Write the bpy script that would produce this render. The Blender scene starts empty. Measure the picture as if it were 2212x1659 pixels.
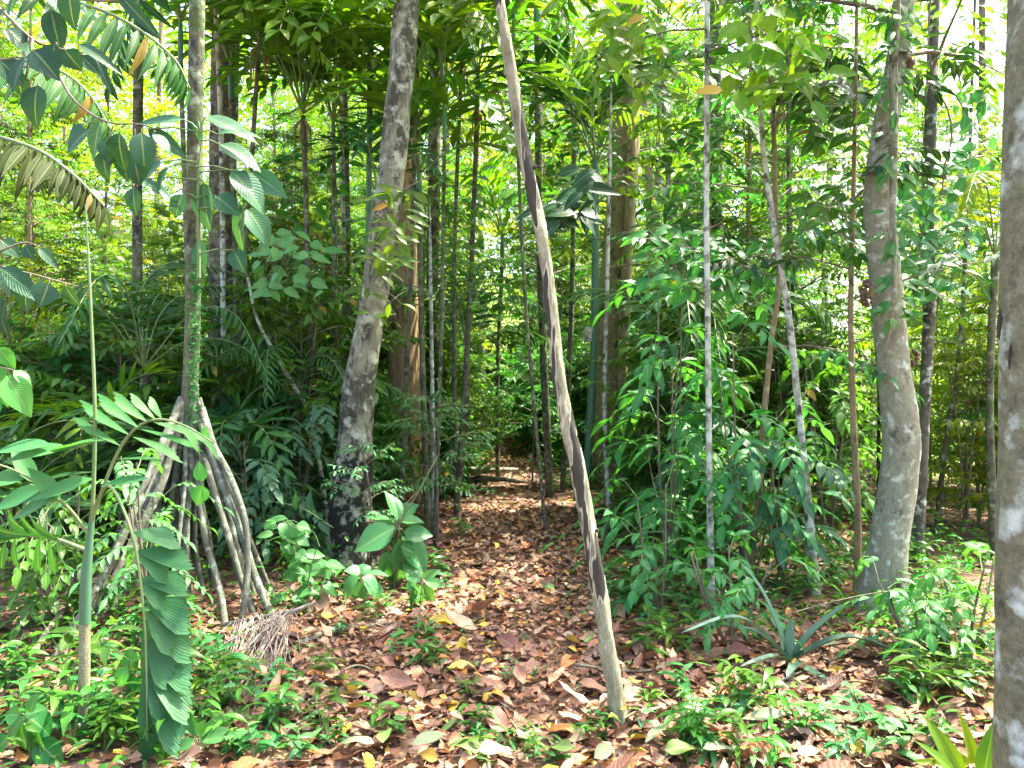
import bpy, math, random
import numpy as np
R = math.radians
rng = np.random.default_rng(11)
random.seed(11)
scene = bpy.context.scene
COL = scene.collection

# ------------------------------------------------------------------ camera, sky, sun, exposure
F = 1659.0          # focal length in the units of the layout below (a 2212 x 1659 picture)
CZ = 1.5            # eye height
cd = bpy.data.cameras.new("camera"); cam = bpy.data.objects.new("camera", cd); COL.objects.link(cam)
cam.location = (0, 0, CZ); cam.rotation_euler = (R(90), 0, 0)
cd.sensor_width = 36; cd.lens = 27; cd.clip_start = 0.05; cd.clip_end = 3000
scene.camera = cam
SUN_AZ, SUN_EL = R(62), R(63)          # azimuth clockwise from +Y (view direction)
sd = np.array([math.sin(SUN_AZ)*math.cos(SUN_EL), math.cos(SUN_AZ)*math.cos(SUN_EL), math.sin(SUN_EL)])
w = bpy.data.worlds.new("World"); scene.world = w; w.use_nodes = True
nt = w.node_tree; bg = nt.nodes["Background"]
sky = nt.nodes.new("ShaderNodeTexSky"); sky.sky_type = 'NISHITA'; sky.sun_disc = False
sky.sun_elevation = SUN_EL; sky.sun_rotation = SUN_AZ; sky.air_density = 0.7; sky.dust_density = 5.0; sky.ozone_density = 0.3
nt.links.new(sky.outputs[0], bg.inputs[0]); bg.inputs[1].default_value = 0.15
ld = bpy.data.lights.new("sun", 'SUN'); ld.energy = 3.7; ld.angle = R(0.5); ld.color = (1, .93, .78)
sun = bpy.data.objects.new("sun", ld); COL.objects.link(sun)
from mathutils import Vector, Matrix
sun.rotation_euler = Vector(sd).to_track_quat('Z', 'Y').to_euler()
vs = scene.view_settings; vs.view_transform = 'Standard'; vs.look = 'None'; vs.gamma = 1; vs.exposure = 2.95
cy = scene.cycles
cy.max_bounces = 7; cy.diffuse_bounces = 4; cy.glossy_bounces = 2; cy.transmission_bounces = 5; cy.transparent_max_bounces = 4
cy.caustics_reflective = False; cy.caustics_refractive = False; cy.sample_clamp_indirect = 6
cy.use_denoising = True; cy.use_adaptive_sampling = True; cy.adaptive_threshold = 0.02

# ------------------------------------------------------------------ helpers
def at(u, v, Y):
    return np.array([(u-1106)/F*Y, Y, CZ-(v-829.5)/F*Y])
def ground_y(v):
    return CZ*F/(v-829.5)
def nrm(a):
    a = np.asarray(a, float); return a/(np.linalg.norm(a, axis=-1, keepdims=True)+1e-9)
def U(a, b, n=None): return rng.uniform(a, b, n)

_n2 = np.random.default_rng(3).uniform(-1, 1, (64, 64))
def vnoise(x, y):
    x = np.asarray(x, float); y = np.asarray(y, float)
    i = np.floor(x).astype(int); j = np.floor(y).astype(int); fx = x-i; fy = y-j
    fx = fx*fx*(3-2*fx); fy = fy*fy*(3-2*fy)
    g = lambda a, b: _n2[a % 64, b % 64]
    return (g(i, j)*(1-fx)+g(i+1, j)*fx)*(1-fy)+(g(i, j+1)*(1-fx)+g(i+1, j+1)*fx)*fy
def gh(x, y):
    x = np.asarray(x, float); y = np.asarray(y, float)
    h = .05*vnoise(x*.7+9, y*.7)+.12*vnoise(x*.17+3, y*.17+5)*np.clip((y-2)/8, 0, 1)
    side = np.clip(np.abs(x-.1)-.8, 0, 2)
    h = h+.05*side                                            # the path is a shallow trough
    far = np.clip((y-28)/25, 0, 1.6)*np.clip((14-x)/14, 0, 1)
    h = h+far*far*4.5
    return h
def gz(x, y): return float(gh(x, y))

def path_in(x, y, soft=.35):
    yy = [2, 4.8, 6.7, 9, 12, 20, 40]; l = np.interp(y, yy, [-.85, -1.1, -.68, -.58, -.72, -.9, -1.1]); r = np.interp(y, yy, [2.0, 1.35, .74, .47, .22, .12, .15])
    return np.clip(1+np.minimum(x-l, r-x)/soft, 0, 1)
def spline(pts, n):
    P = np.asarray(pts, float)
    if len(P) == 2: 
        t = np.linspace(0, 1, n)[:, None]; return P[0]*(1-t)+P[1]*t
    P = np.vstack([2*P[0]-P[1], P, 2*P[-1]-P[-2]])
    k = len(P)-3
    t = np.linspace(0, k-1e-6, n); i = t.astype(int); f = (t-i)[:, None]
    a, b, c, d = P[i], P[i+1], P[i+2], P[i+3]
    return .5*((2*b)+(-a+c)*f+(2*a-5*b+4*c-d)*f**2+(-a+3*b-3*c+d)*f**3)
def lin(vals, n):
    return np.interp(np.linspace(0, 1, n), np.linspace(0, 1, len(vals)), vals)

ROOTLOC = {}
class MB:
    def __init__(s): s.V = []; s.Q = []; s.T = []; s.M = []; s.n = 0
    def add(s, V, Q, T, mi=0):
        s.V.append(V); s.Q.append(Q+s.n); s.T.append(T); s.M.append(np.full(len(Q), mi, np.int32)); s.n += len(V)
    def build(s, name, mats, parent=None, smooth=True):
        V = np.concatenate(s.V); Q = np.concatenate(s.Q).astype(np.int32); T = np.concatenate(s.T); M = np.concatenate(s.M)
        base = np.zeros(3) if parent is None else ROOTLOC.get(parent.name, np.zeros(3))
        V = V-base
        me = bpy.data.meshes.new(name); nq = len(Q)
        me.vertices.add(len(V)); me.vertices.foreach_set('co', V.astype(np.float32).ravel())
        me.loops.add(4*nq); me.loops.foreach_set('vertex_index', Q.ravel())
        me.polygons.add(nq); me.polygons.foreach_set('loop_start', np.arange(0, 4*nq, 4, dtype=np.int32))
        uv = me.uv_layers.new(name='UVMap'); uv.data.foreach_set('uv', T[Q.ravel()].astype(np.float32).ravel())
        me.polygons.foreach_set('material_index', M)
        me.polygons.foreach_set('use_smooth', np.full(nq, smooth))
        me.update(calc_edges=True)
        for m in (mats if isinstance(mats, (list, tuple)) else [mats]): me.materials.append(m)
        o = bpy.data.objects.new(name, me); COL.objects.link(o)
        if parent is not None:
            o.parent = parent; ROOTLOC[o.name] = base
        return o

def tube(mb, pts, rad, sides=8, mi=0, rough=0., rs=3., cap=False, flat=None):
    P = np.asarray(pts, float); n = len(P); rad = np.broadcast_to(np.asarray(rad, float), (n,)).copy()
    if cap:
        P = np.vstack([P[0], P, P[-1]]); rad = np.concatenate([[rad[0]*.03], rad, [rad[-1]*.03]]); n += 2
    T = nrm(np.gradient(P, axis=0)) if not cap else nrm(np.vstack([P[2]-P[1], np.gradient(P[1:-1], axis=0), P[-2]-P[-3]]))
    ref = np.array([1., 0, 0]) if abs(T[0][0]) < .8 else np.array([0, 1., 0])
    A = np.zeros_like(P); a = nrm(ref-T[0]*np.dot(ref, T[0]))
    for i in range(n):
        a = nrm(a-T[i]*np.dot(a, T[i])); A[i] = a
    B = np.cross(T, A)
    th = np.linspace(0, 2*math.pi, sides, endpoint=False)
    L = np.concatenate([[0], np.cumsum(np.linalg.norm(np.diff(P, axis=0), axis=1))])
    rr = rad[:, None]*np.ones((n, sides))
    if rough:
        ph = rng.uniform(0, 40)
        rr = rr*(1+rough*(vnoise(np.cos(th)[None]*1.6+ph+L[:, None]*rs*.5, np.sin(th)[None]*1.6+L[:, None]*rs+ph)
                          +.5*vnoise(np.cos(th)[None]*4+ph, np.sin(th)[None]*4+L[:, None]*rs*4)))
    V = P[:, None]+rr[..., None]*(np.cos(th)[None, :, None]*A[:, None]+np.sin(th)[None, :, None]*B[:, None])
    V = V.reshape(-1, 3)
    i, j = np.meshgrid(np.arange(n-1), np.arange(sides), indexing='ij')
    j2 = (j+1) % sides
    Q = np.stack([i*sides+j, i*sides+j2, (i+1)*sides+j2, (i+1)*sides+j], -1).reshape(-1, 4)
    Tt = np.stack([np.broadcast_to(th/6.283, (n, sides)), np.broadcast_to(L[:, None], (n, sides))], -1).reshape(-1, 2)
    mb.add(V, Q, Tt, mi)

def prof(kind, y):
    if kind == 'ovate': wv = np.sin(np.pi*np.clip(y, 0, 1)**.75)**.9*(1-.25*y)
    elif kind == 'lance': wv = np.sin(np.pi*y**.8)**1.1
    elif kind == 'obov': wv = np.sin(np.pi*y**1.35)**.8
    elif kind == 'strap': wv = np.minimum(1, y*12+.5)*np.clip((1-y)*4, 0, 1)**.6*(1-.25*y)
    elif kind == 'heart': wv = np.clip((1-y), 0, 1)**.7*np.minimum(1, y*6+.3)
    elif kind == 'fish': wv = np.clip(y*1.25, 0, 1)**.75*np.where(y > .97, .8, 1)
    return np.maximum(wv, .03)
TPL = {}
def tpl(kind, n, fold=.22, half=1):
    key = (kind, n, fold, half)
    if key in TPL: return TPL[key]
    y = np.linspace(0, 1, n+1); wv = prof(kind, y); wv[0] = min(wv[0], .25) if kind != 'strap' else wv[0]; 
    if kind != 'fish': wv[-1] = .03
    xs = np.linspace(-1, 1, 2*half+1)
    X = wv[:, None]*xs[None]; Y = np.broadcast_to(y[:, None], X.shape)
    Zs = fold*np.abs(X)
    if kind == 'fish':
        Y = Y*(1-np.where(np.arange(len(xs)) % 2 == 0, .07, 0)-.28*(.5-.5*xs)); Zs = Zs+np.where(np.arange(len(xs)) % 2 == 0, .05, 0)[None]*wv[:, None]
    Vt = np.stack([X, Y, Zs], -1).reshape(-1, 3); m = len(xs)
    i, j = np.meshgrid(np.arange(n), np.arange(m-1), indexing='ij')
    Q = np.stack([i*m+j, i*m+j+1, (i+1)*m+j+1, (i+1)*m+j], -1).reshape(-1, 4)
    T = np.stack([np.broadcast_to(xs[None]*.5+.5, X.shape), Y], -1).reshape(-1, 2)
    TPL[key] = (Vt, Q, T); return TPL[key]
def place(mb, tp, P, D, Up, L, W, droop=0., mi=0, wave=0., twist=0.):
    Vt, Qt, Tt = tp; P = np.atleast_2d(P); N = len(P)
    D = nrm(np.broadcast_to(D, (N, 3))); Up = np.broadcast_to(Up, (N, 3))
    S = nrm(np.cross(D, Up)); Nn = np.cross(S, D)
    L = np.broadcast_to(np.asarray(L, float), (N,)); W = np.broadcast_to(np.asarray(W, float), (N,)); dr = np.broadcast_to(np.asarray(droop, float), (N,))
    x, y, z = Vt[:, 0], Vt[:, 1], Vt[:, 2]
    ang = dr[:, None]*y[None]*1.6
    yy = L[:, None]*np.where(np.abs(dr[:, None]) < 1e-3, y[None], np.sin(ang)/np.where(np.abs(dr[:, None]) < 1e-3, 1, dr[:, None]*1.6))
    zz = -L[:, None]*np.where(np.abs(dr[:, None]) < 1e-3, 0, (1-np.cos(ang))/np.where(np.abs(dr[:, None]) < 1e-3, 1, dr[:, None]*1.6))
    if wave:
        ph = rng.uniform(0, 6.28, N)[:, None]; fr = rng.uniform(3, 6, N)[:, None]
        zz = zz+wave*W[:, None]*np.sin(y[None]*fr+ph)*(.3+x[None]*np.sign(np.sin(ph*7)))
    zl = W[:, None]*.5*z[None]; xl = W[:, None]*.5*x[None]
    # offset by fold in the bent normal direction (approx.)
    ca, sa = np.cos(ang), np.sin(ang)
    V = P[:, None]+D[:, None]*(yy+zl*sa)[..., None]+S[:, None]*xl[..., None]+Nn[:, None]*(zz+zl*ca)[..., None]
    nv = len(Vt)
    Q = (Qt[None]+np.arange(N)[:, None, None]*nv).reshape(-1, 4)
    mb.add(V.reshape(-1, 3), Q, np.tile(Tt, (N, 1)), mi)
class LV:                      # gathers leaves, then places them all at once
    def __init__(s): s.P = []; s.D = []; s.U = []; s.L = []; s.W = []; s.R = []
    def add(s, p, d, u, l, w, r): s.P.append(p); s.D.append(d); s.U.append(u); s.L.append(l); s.W.append(w); s.R.append(r)
    def put(s, mb, tp, mi=0, wave=0.):
        if s.P: place(mb, tp, np.array(s.P), np.array(s.D), np.array(s.U), s.L, s.W, s.R, mi, wave)

Zup = np.array([0, 0, 1.])
def spray(lv, mbw, p, d, length, n, leafL, leafW, droop, flat=.3, wood=1, tw=.003, mix=.55):
    d = nrm(d); side = nrm(np.cross(d, Zup)+1e-6)
    sag = U(.05, .25)
    f = lambda s: p+d*length*s-Zup*length*sag*s*s
    if mbw is not None: tube(mbw, [f(0), f(.5), f(1)], [tw, tw*.8, tw*.4], 3, wood)
    for k in range(n):
        s = .15+.85*(k+U(.2, .8))/n; sg = 1 if k % 2 else -1
        if k == n-1: sg = 0
        q = f(s); sc = U(.7, 1.15)*(1-.25*abs(s-.5))
        D = nrm(d*mix+side*sg*(1-mix*.4)*U(.7, 1.1)-Zup*U(.05, .5))
        lv.add(q, D, nrm(Zup+rng.normal(0, flat, 3)), leafL*sc, leafW*sc*U(.85, 1.1), droop*U(.4, 1.5))
def crown(mb, p0, p1, nbr, blen, leafL, leafW, tp, nspray=9, nleaf=9, up=.35, droop=.35, shape=0, twig=True, br=.012, slen=None, flat=.3, s0=.2):
    lv = LV(); p0 = np.asarray(p0, float); p1 = np.asarray(p1, float)
    for i in range(nbr):
        t = (i+U(0, 1))/nbr; p = p0*(1-t)+p1*t; az = i*2.4+U(-.5, .5)
        k = (1-t*.75) if shape == 0 else (math.sin(math.pi*(.15+.8*t)))
        ln = blen*k*U(.65, 1.2); d = nrm(np.array([math.cos(az), math.sin(az), up+U(-.25, .35)+.5*t]))
        sag = U(.1, .4)
        f = lambda s: p+d*ln*s-Zup*ln*sag*s*s
        tube(mb, [f(0), f(.33), f(.66), f(1)], [br, br*.75, br*.5, br*.2], 4, 1)
        sd_ = nrm(np.cross(d, Zup))
        for j in range(nspray):
            s = s0+(1-s0)*(j+U(.2, .8))/nspray; sg = 1 if j % 2 else -1
            dd = nrm(d*.7+sd_*sg*U(.3, 1.2)+Zup*U(-.45, .35)-Zup*sag*s)
            spray(lv, mb if twig else None, f(s), dd, (slen or leafL*3.6)*U(.6, 1.2)*(1.1-.4*s), nleaf, leafL, leafW, droop, flat)
    lv.put(mb, tp, 0)

def frond(mb, pts, n, leafL, leafW, tp, start=.2, ang=1.0, vee=.25, droop=.4, r0=.012, mi_r=1, jit=.12, wave=0., prof_=None, cluster=0):
    """pinnate leaf: rachis through pts, n pairs of leaflets"""
    C = spline(pts, 24); tube(mb, C, lin([r0, r0*.7, r0*.25], 24), 5, mi_r)
    T = nrm(np.gradient(C, axis=0)); lv = LV()
    for sg in (-1, 1):
        for k in range(n):
            s = start+(1-start)*(k+.3+U(-jit, jit)+(.25 if sg > 0 else 0))/n
            if cluster: s = start+(1-start)*(math.floor(k/cluster)*cluster+(k % cluster)*.5+U(-jit, jit)+.3)/n
            s = min(s, 1.); x = s*23; i = min(int(x), 22); f = x-i
            p = C[i]*(1-f)+C[i+1]*f; t = nrm(T[i]*(1-f)+T[i+1]*f)
            side = nrm(np.cross(t, Zup)+np.array([1e-4, 0, 0])); nn = np.cross(side, t)
            e = (s-start)/(1-start)
            sc = (.55+.45*math.sin(math.pi*min(1, e*1.1+.12)))*(1-.25*e**3) if prof_ is None else prof_(e)
            a = ang*(1-.65*e**1.5)*U(.88, 1.12)
            D = nrm(t*math.cos(a)+side*sg*math.sin(a)+nn*vee*U(.5, 1.5))
            lv.add(p, D, nrm(nn+.15*rng.normal(0, 1, 3)), leafL*sc*U(.9, 1.1), leafW*U(.85, 1.1)*(.7+.3*sc), droop*U(.5, 1.5))
    lv.put(mb, tp, 0, wave)

def tag(o, label=None, cat=None, group=None, kind=None):
    if label: o['label'] = label
    if cat: o['category'] = cat
    if group: o['group'] = group
    if kind: o['kind'] = kind
    return o
def thing(name, label, cat, loc, group=None):
    o = bpy.data.objects.new(name, None); COL.objects.link(o); o.location = loc; o.empty_display_size = .1
    ROOTLOC[o.name] = np.array(loc, float); return tag(o, label, cat, group)
def copy_tree(o, parent=None):
    c = o.copy(); COL.objects.link(c)
    if parent is not None: c.parent = parent
    for ch in list(o.children): copy_tree(ch, c)
    return c

# ------------------------------------------------------------------ materials
def newmat(name):
    m = bpy.data.materials.new(name); m.use_nodes = True; t = m.node_tree
    return m, t, t.nodes["Principled BSDF"], t.nodes["Material Output"]
def mixc(t, fac, a, b, mode='MIX'):
    n = t.nodes.new('ShaderNodeMix'); n.data_type = 'RGBA'; n.blend_type = mode
    for k, x in ((0, fac), (6, a), (7, b)):
        if hasattr(x, 'links') or isinstance(x, bpy.types.NodeSocket): t.links.new(x, n.inputs[k])
        else: n.inputs[k].default_value = x if k == 0 else (*x, 1) if len(x) == 3 else x
    return n.outputs[2]
def math_(t, op, a, b=0.):
    n = t.nodes.new('ShaderNodeMath'); n.operation = op
    for k, x in ((0, a), (1, b)):
        if isinstance(x, bpy.types.NodeSocket): t.links.new(x, n.inputs[k])
        else: n.inputs[k].default_value = x
    return n.outputs[0]
def ramp(t, fac, stops, const=False):
    n = t.nodes.new('ShaderNodeValToRGB'); e = n.color_ramp.elements
    if const: n.color_ramp.interpolation = 'CONSTANT'
    while len(e) < len(stops): e.new(.5)
    for k, (p, c) in enumerate(stops):
        e[k].position = p; e[k].color = (*c, 1) if not isinstance(c, float) else (c, c, c, 1)
    t.links.new(fac, n.inputs[0]); return n.outputs[0]
def noise_(t, vec, scale, detail=3, rough=.55):
    n = t.nodes.new('ShaderNodeTexNoise'); n.inputs['Scale'].default_value = scale; n.inputs['Detail'].default_value = detail
    n.inputs['Roughness'].default_value = rough; t.links.new(vec, n.inputs['Vector']); return n.outputs[0]
def scaled(t, vec, s):
    n = t.nodes.new('ShaderNodeVectorMath'); n.operation = 'MULTIPLY'; t.links.new(vec, n.inputs[0]); n.inputs[1].default_value = s; return n.outputs[0]

def leaf_mat(name, c1, c2, trans=.38, rough=.38, old=None, old_amt=.03, rib=0, spec=.3, tint=(1.5, 1.35, .4), midrib=.35, pleat=0):
    m, t, b, out = newmat(name)
    g = t.nodes.new('ShaderNodeNewGeometry'); oi = t.nodes.new('ShaderNodeObjectInfo'); tc = t.nodes.new('ShaderNodeTexCoord')
    col = mixc(t, g.outputs['Random Per Island'], c1, c2)
    if old:
        sel = math_(t, 'GREATER_THAN', math_(t, 'FRACT', math_(t, 'MULTIPLY', g.outputs['Random Per Island'], 37.7)), 1-old_amt)
        col = mixc(t, sel, col, old)
    hs = t.nodes.new('ShaderNodeHueSaturation'); t.links.new(col, hs.inputs['Color'])
    t.links.new(math_(t, 'ADD', math_(t, 'MULTIPLY', oi.outputs['Random'], .5), .75), hs.inputs['Value'])
    t.links.new(math_(t, 'ADD', math_(t, 'MULTIPLY', math_(t, 'FRACT', math_(t, 'MULTIPLY', oi.outputs['Random'], 13.3)), .05), .475), hs.inputs['Hue'])
    col = hs.outputs[0]
    sep = t.nodes.new('ShaderNodeSeparateXYZ'); t.links.new(tc.outputs['UV'], sep.inputs[0])
    ax = math_(t, 'ABSOLUTE', math_(t, 'SUBTRACT', sep.outputs[0], .5))
    if midrib:
        mr = math_(t, 'LESS_THAN', ax, .035)
        col = mixc(t, math_(t, 'MULTIPLY', mr, midrib), col, (.3, .4, .14))
    if rib:
        wv = math_(t, 'SINE', math_(t, 'MULTIPLY', math_(t, 'SUBTRACT', sep.outputs[1], math_(t, 'MULTIPLY', ax, .45)), 6.283*rib))
        thin = math_(t, 'POWER', math_(t, 'ABSOLUTE', wv), 6.)
        col = mixc(t, math_(t, 'MULTIPLY', thin, .16), col, (c2[0]*2.2, c2[1]*1.8, c2[2]*1.8))
        bp = t.nodes.new('ShaderNodeBump'); bp.inputs['Strength'].default_value = .3; bp.inputs['Distance'].default_value = .004
        t.links.new(math_(t, 'ABSOLUTE', wv), bp.inputs['Height']); t.links.new(bp.outputs[0], b.inputs['Normal'])
    if rib or pleat:
        bl = noise_(t, tc.outputs['Object'], 34, 4, .65)
        col = mixc(t, ramp(t, bl, [(.60, 0.), (.74, .55)]), col, (c2[0]*1.9+.03, c2[1]*1.05, c2[2]*.7))
        col = mixc(t, ramp(t, noise_(t, tc.outputs['Object'], 55, 3, .6), [(.70, 0.), (.74, .8)]), col, (.13, .08, .03))
    if pleat:
        wv = math_(t, 'SINE', math_(t, 'MULTIPLY', sep.outputs[0], 6.283*pleat))
        col = mixc(t, math_(t, 'MULTIPLY', math_(t, 'GREATER_THAN', wv, .8), .07), col, (c2[0]*2, c2[1]*1.6, c2[2]*1.6))
        bp = t.nodes.new('ShaderNodeBump'); bp.inputs['Strength'].default_value = .16; bp.inputs['Distance'].default_value = .004
        t.links.new(wv, bp.inputs['Height']); t.links.new(bp.outputs[0], b.inputs['Normal'])
    t.links.new(col, b.inputs['Base Color']); b.inputs['Roughness'].default_value = rough; b.inputs['Specular IOR Level'].default_value = spec
    tr = t.nodes.new('ShaderNodeBsdfTranslucent'); tcol = mixc(t, 1., col, (*tint, 1), 'MULTIPLY'); t.links.new(tcol, tr.inputs[0])
    mx = t.nodes.new('ShaderNodeMixShader'); mx.inputs[0].default_value = trans
    t.links.new(b.outputs[0], mx.inputs[1]); t.links.new(tr.outputs[0], mx.inputs[2]); t.links.new(mx.outputs[0], out.inputs[0])
    return m
def bark_mat(name, c1, c2, lichen=(.6, .64, .6), la=.3, dark=(.03, .03, .03), da=.3, sc=9., zs=.35, ls=6., bump=.6, moss=0., rings=0., base_black=None, strip=None):
    m, t, b, out = newmat(name); tc = t.nodes.new('ShaderNodeTexCoord'); ob = tc.outputs['Object']
    st = scaled(t, ob, (1, 1, zs))
    n1 = noise_(t, st, sc, 6, .65); n2 = noise_(t, ob, ls, 5, .6); n3 = noise_(t, scaled(t, ob, (1, 1, .6)), ls*.62, 6, .7); fine = noise_(t, st, sc*7, 4, .7)
    col = ramp(t, n1, [(.35, c1), (.65, c2)])
    col = mixc(t, math_(t, 'MULTIPLY', ramp(t, fine, [(.35, 1.), (.6, 0.)]), .5), col, (c1[0]*.45, c1[1]*.45, c1[2]*.45))
    col = mixc(t, ramp(t, n3, [(.60-da*.36, 0.), (.70-da*.36, .9)]), col, dark) if da else col
    if base_black:        # charred / wet stain low on the trunk, with a ragged edge
        sp = t.nodes.new('ShaderNodeSeparateXYZ'); t.links.new(ob, sp.inputs[0])
        k = math_(t, 'ADD', math_(t, 'MULTIPLY', sp.outputs[2], -1/base_black), math_(t, 'MULTIPLY', n3, 2.2))
        col = mixc(t, ramp(t, k, [(.05, 0.), (.28, 1.)]), col, (.02, .019, .018))
    col = mixc(t, ramp(t, n2, [(.63-la*.36, 0.), (.76-la*.36, .85)]), col, lichen) if la else col
    if moss:
        n4 = noise_(t, ob, 3.2, 5, .7); col = mixc(t, ramp(t, n4, [(.64-moss*.4, 0.), (.74-moss*.4, .8)]), col, (.05, .09, .025))
    hgt = n1
    if rings:
        wv = t.nodes.new('ShaderNodeTexWave'); wv.bands_direction = 'Z'; wv.inputs['Scale'].default_value = rings; wv.inputs['Distortion'].default_value = 2.5
        wv.inputs['Detail Scale'].default_value = 3.; wv.inputs['Detail'].default_value = 3.
        t.links.new(ob, wv.inputs[0]); col = mixc(t, ramp(t, wv.outputs[1], [(.0, .3), (.2, 0.)]), col, (c1[0]*.4, c1[1]*.4, c1[2]*.4))
    if strip:             # bark torn off in long strips
        ns = noise_(t, scaled(t, ob, (7, 7, 1.15)), 1.5, 3, .5)
        sp = t.nodes.new('ShaderNodeSeparateXYZ'); t.links.new(ob, sp.inputs[0])
        ns = math_(t, 'SUBTRACT', ns, math_(t, 'MULTIPLY', math_(t, 'MAXIMUM', math_(t, 'SUBTRACT', .6, sp.outputs[2]), 0.), .5))
        col = mixc(t, ramp(t, ns, [(.535, 0.), (.55, 1.)]), col, strip)
        col = mixc(t, math_(t, 'MULTIPLY', ramp(t, ns, [(.515, 0.), (.53, 1.), (.55, 0.)]), .8), col, (.55, .5, .42))
    col = mixc(t, 1., col, (1.0, 1.06, .93), 'MULTIPLY')
    t.links.new(col, b.inputs['Base Color']); b.inputs['Roughness'].default_value = .85; b.inputs['Specular IOR Level'].default_value = .2
    bp = t.nodes.new('ShaderNodeBump'); bp.inputs['Strength'].default_value = bump; bp.inputs['Distance'].default_value = .02
    h = math_(t, 'ADD', hgt, math_(t, 'MULTIPLY', fine, .5)); t.links.new(h, bp.inputs['Height']); t.links.new(bp.outputs[0], b.inputs['Normal'])
    return m
def plain_mat(name, c1, c2, sc=20., zs=.3, rough=.7, bump=.3, spec=.3):
    m, t, b, out = newmat(name); tc = t.nodes.new('ShaderNodeTexCoord')
    n = noise_(t, scaled(t, tc.outputs['Object'], (1, 1, zs)), sc, 5, .6)
    t.links.new(ramp(t, n, [(.35, c1), (.65, c2)]), b.inputs['Base Color']); b.inputs['Roughness'].default_value = rough; b.inputs['Specular IOR Level'].default_value = spec
    bp = t.nodes.new('ShaderNodeBump'); bp.inputs['Strength'].default_value = bump; bp.inputs['Distance'].default_value = .01
    t.links.new(n, bp.inputs['Height']); t.links.new(bp.outputs[0], b.inputs['Normal']); return m

M = {}
M['leaf_mid'] = leaf_mat('leaf_mid_green', (.03, .125, .015), (.075, .21, .022), trans=.42, old=(.28, .2, .03), old_amt=.008)
M['leaf_blue'] = leaf_mat('leaf_bluish_green', (.022, .10, .045), (.045, .15, .06), trans=.28, rough=.42, rib=7)
M['leaf_yel'] = leaf_mat('leaf_yellow_green', (.08, .20, .010), (.18, .29, .014), trans=.55, old=(.4, .25, .03), old_amt=.015)
M['leaf_fine'] = leaf_mat('leaf_small_green', (.035, .14, .015), (.095, .24, .022), trans=.48, midrib=0)
M['leaf_emer'] = leaf_mat('leaf_emerald', (.02, .16, .045), (.055, .235, .06), trans=.42, rough=.36, rib=8)
M['leaf_lush'] = leaf_mat('leaf_ribbed_bright', (.05, .22, .06), (.09, .30, .09), trans=.38, rough=.32, rib=11, spec=.5)
M['leaf_dark'] = leaf_mat('leaf_dark_broad', (.010, .058, .026), (.022, .088, .038), trans=.2, rough=.45, rib=8)
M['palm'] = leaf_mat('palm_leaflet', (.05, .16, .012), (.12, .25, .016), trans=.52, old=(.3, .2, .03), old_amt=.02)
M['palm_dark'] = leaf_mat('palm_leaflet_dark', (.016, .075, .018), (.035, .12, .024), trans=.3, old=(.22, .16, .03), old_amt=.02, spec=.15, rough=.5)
M['fish'] = leaf_mat('fishtail_leaflet', (.035, .16, .05), (.06, .20, .06), trans=.38, rough=.5, midrib=0, pleat=12)
M['palm_brown'] = leaf_mat('palm_leaflet_olive', (.022, .036, .010), (.045, .06, .014), trans=.3, old=(.14, .10, .03), old_amt=.07, spec=.08, rough=.6)
M['palm_old'] = leaf_mat('palm_old_frond', (.45, .16, .03), (.5, .3, .05), trans=.45, old=(.2, .2, .03), old_amt=.2)
M['brom'] = leaf_mat('bromeliad_leaf', (.07, .15, .1), (.11, .2, .14), trans=.12, rough=.5, midrib=0)
M['silver'] = leaf_mat('leaf_silver_underside', (.17, .24, .13), (.25, .31, .17), trans=.25, rough=.5, rib=9)
M['fallgreen'] = leaf_mat('fallen_green_leaf', (.05, .15, .035), (.14, .21, .06), trans=.25, rough=.45, rib=9)
M['twig'] = plain_mat('twig_bark', (.09, .075, .05), (.2, .17, .12))
M['greenstem'] = plain_mat('green_stem', (.1, .17, .06), (.17, .24, .1), rough=.5)
M['bark_pale'] = bark_mat('bark_pale_mottled', (.15, .143, .105), (.25, .24, .19), lichen=(.36, .37, .32), la=.33, dark=(.035, .034, .026), da=.42, ls=11, base_black=1.0)
M['bark_grey'] = bark_mat('bark_grey', (.095, .086, .06), (.17, .155, .112), lichen=(.3, .31, .26), la=.26, da=.28, ls=12)
M['bark_brown'] = bark_mat('bark_brown_fibrous', (.26, .16, .095), (.42, .285, .18), lichen=(.42, .38, .3), la=.06, da=.12, sc=14, zs=.12, bump=1.)
M['bark_tan'] = bark_mat('bark_tan', (.20, .145, .085), (.32, .24, .155), lichen=(.36, .35, .28), la=.16, da=.16, ls=10, sc=12, zs=.25)
M['bark_white'] = bark_mat('bark_white_lichen', (.2, .195, .16), (.36, .355, .31), lichen=(.52, .55, .53), la=.52, da=.3, ls=16)
M['bark_dark'] = bark_mat('bark_dark_wet', (.06, .055, .045), (.14, .125, .1), lichen=(.48, .52, .5), la=.25, da=.25, ls=12, moss=.15)
M['bark_right'] = bark_mat('bark_right_tree', (.18, .174, .132), (.29, .28, .225), lichen=(.46, .49, .46), la=.24, da=.12, ls=14, sc=26, zs=.7)
M['bark_near'] = bark_mat('bark_near_trunk', (.15, .146, .098), (.265, .257, .19), lichen=(.60, .69, .71), la=.27, da=.1, ls=7, sc=30, zs=1.3, rings=2.2)
M['bark_pole'] = bark_mat('bark_leaning_pole', (.20, .19, .13), (.38, .37, .28), lichen=(.5, .49, .41), la=.18, da=.12, sc=24, zs=.3, strip=(.055, .050, .044))
M['bark_palm'] = bark_mat('bark_palm_stem', (.095, .09, .06), (.17, .16, .11), lichen=(.28, .31, .24), la=.26, da=.28, ls=14, moss=.3, rings=5.)
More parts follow.
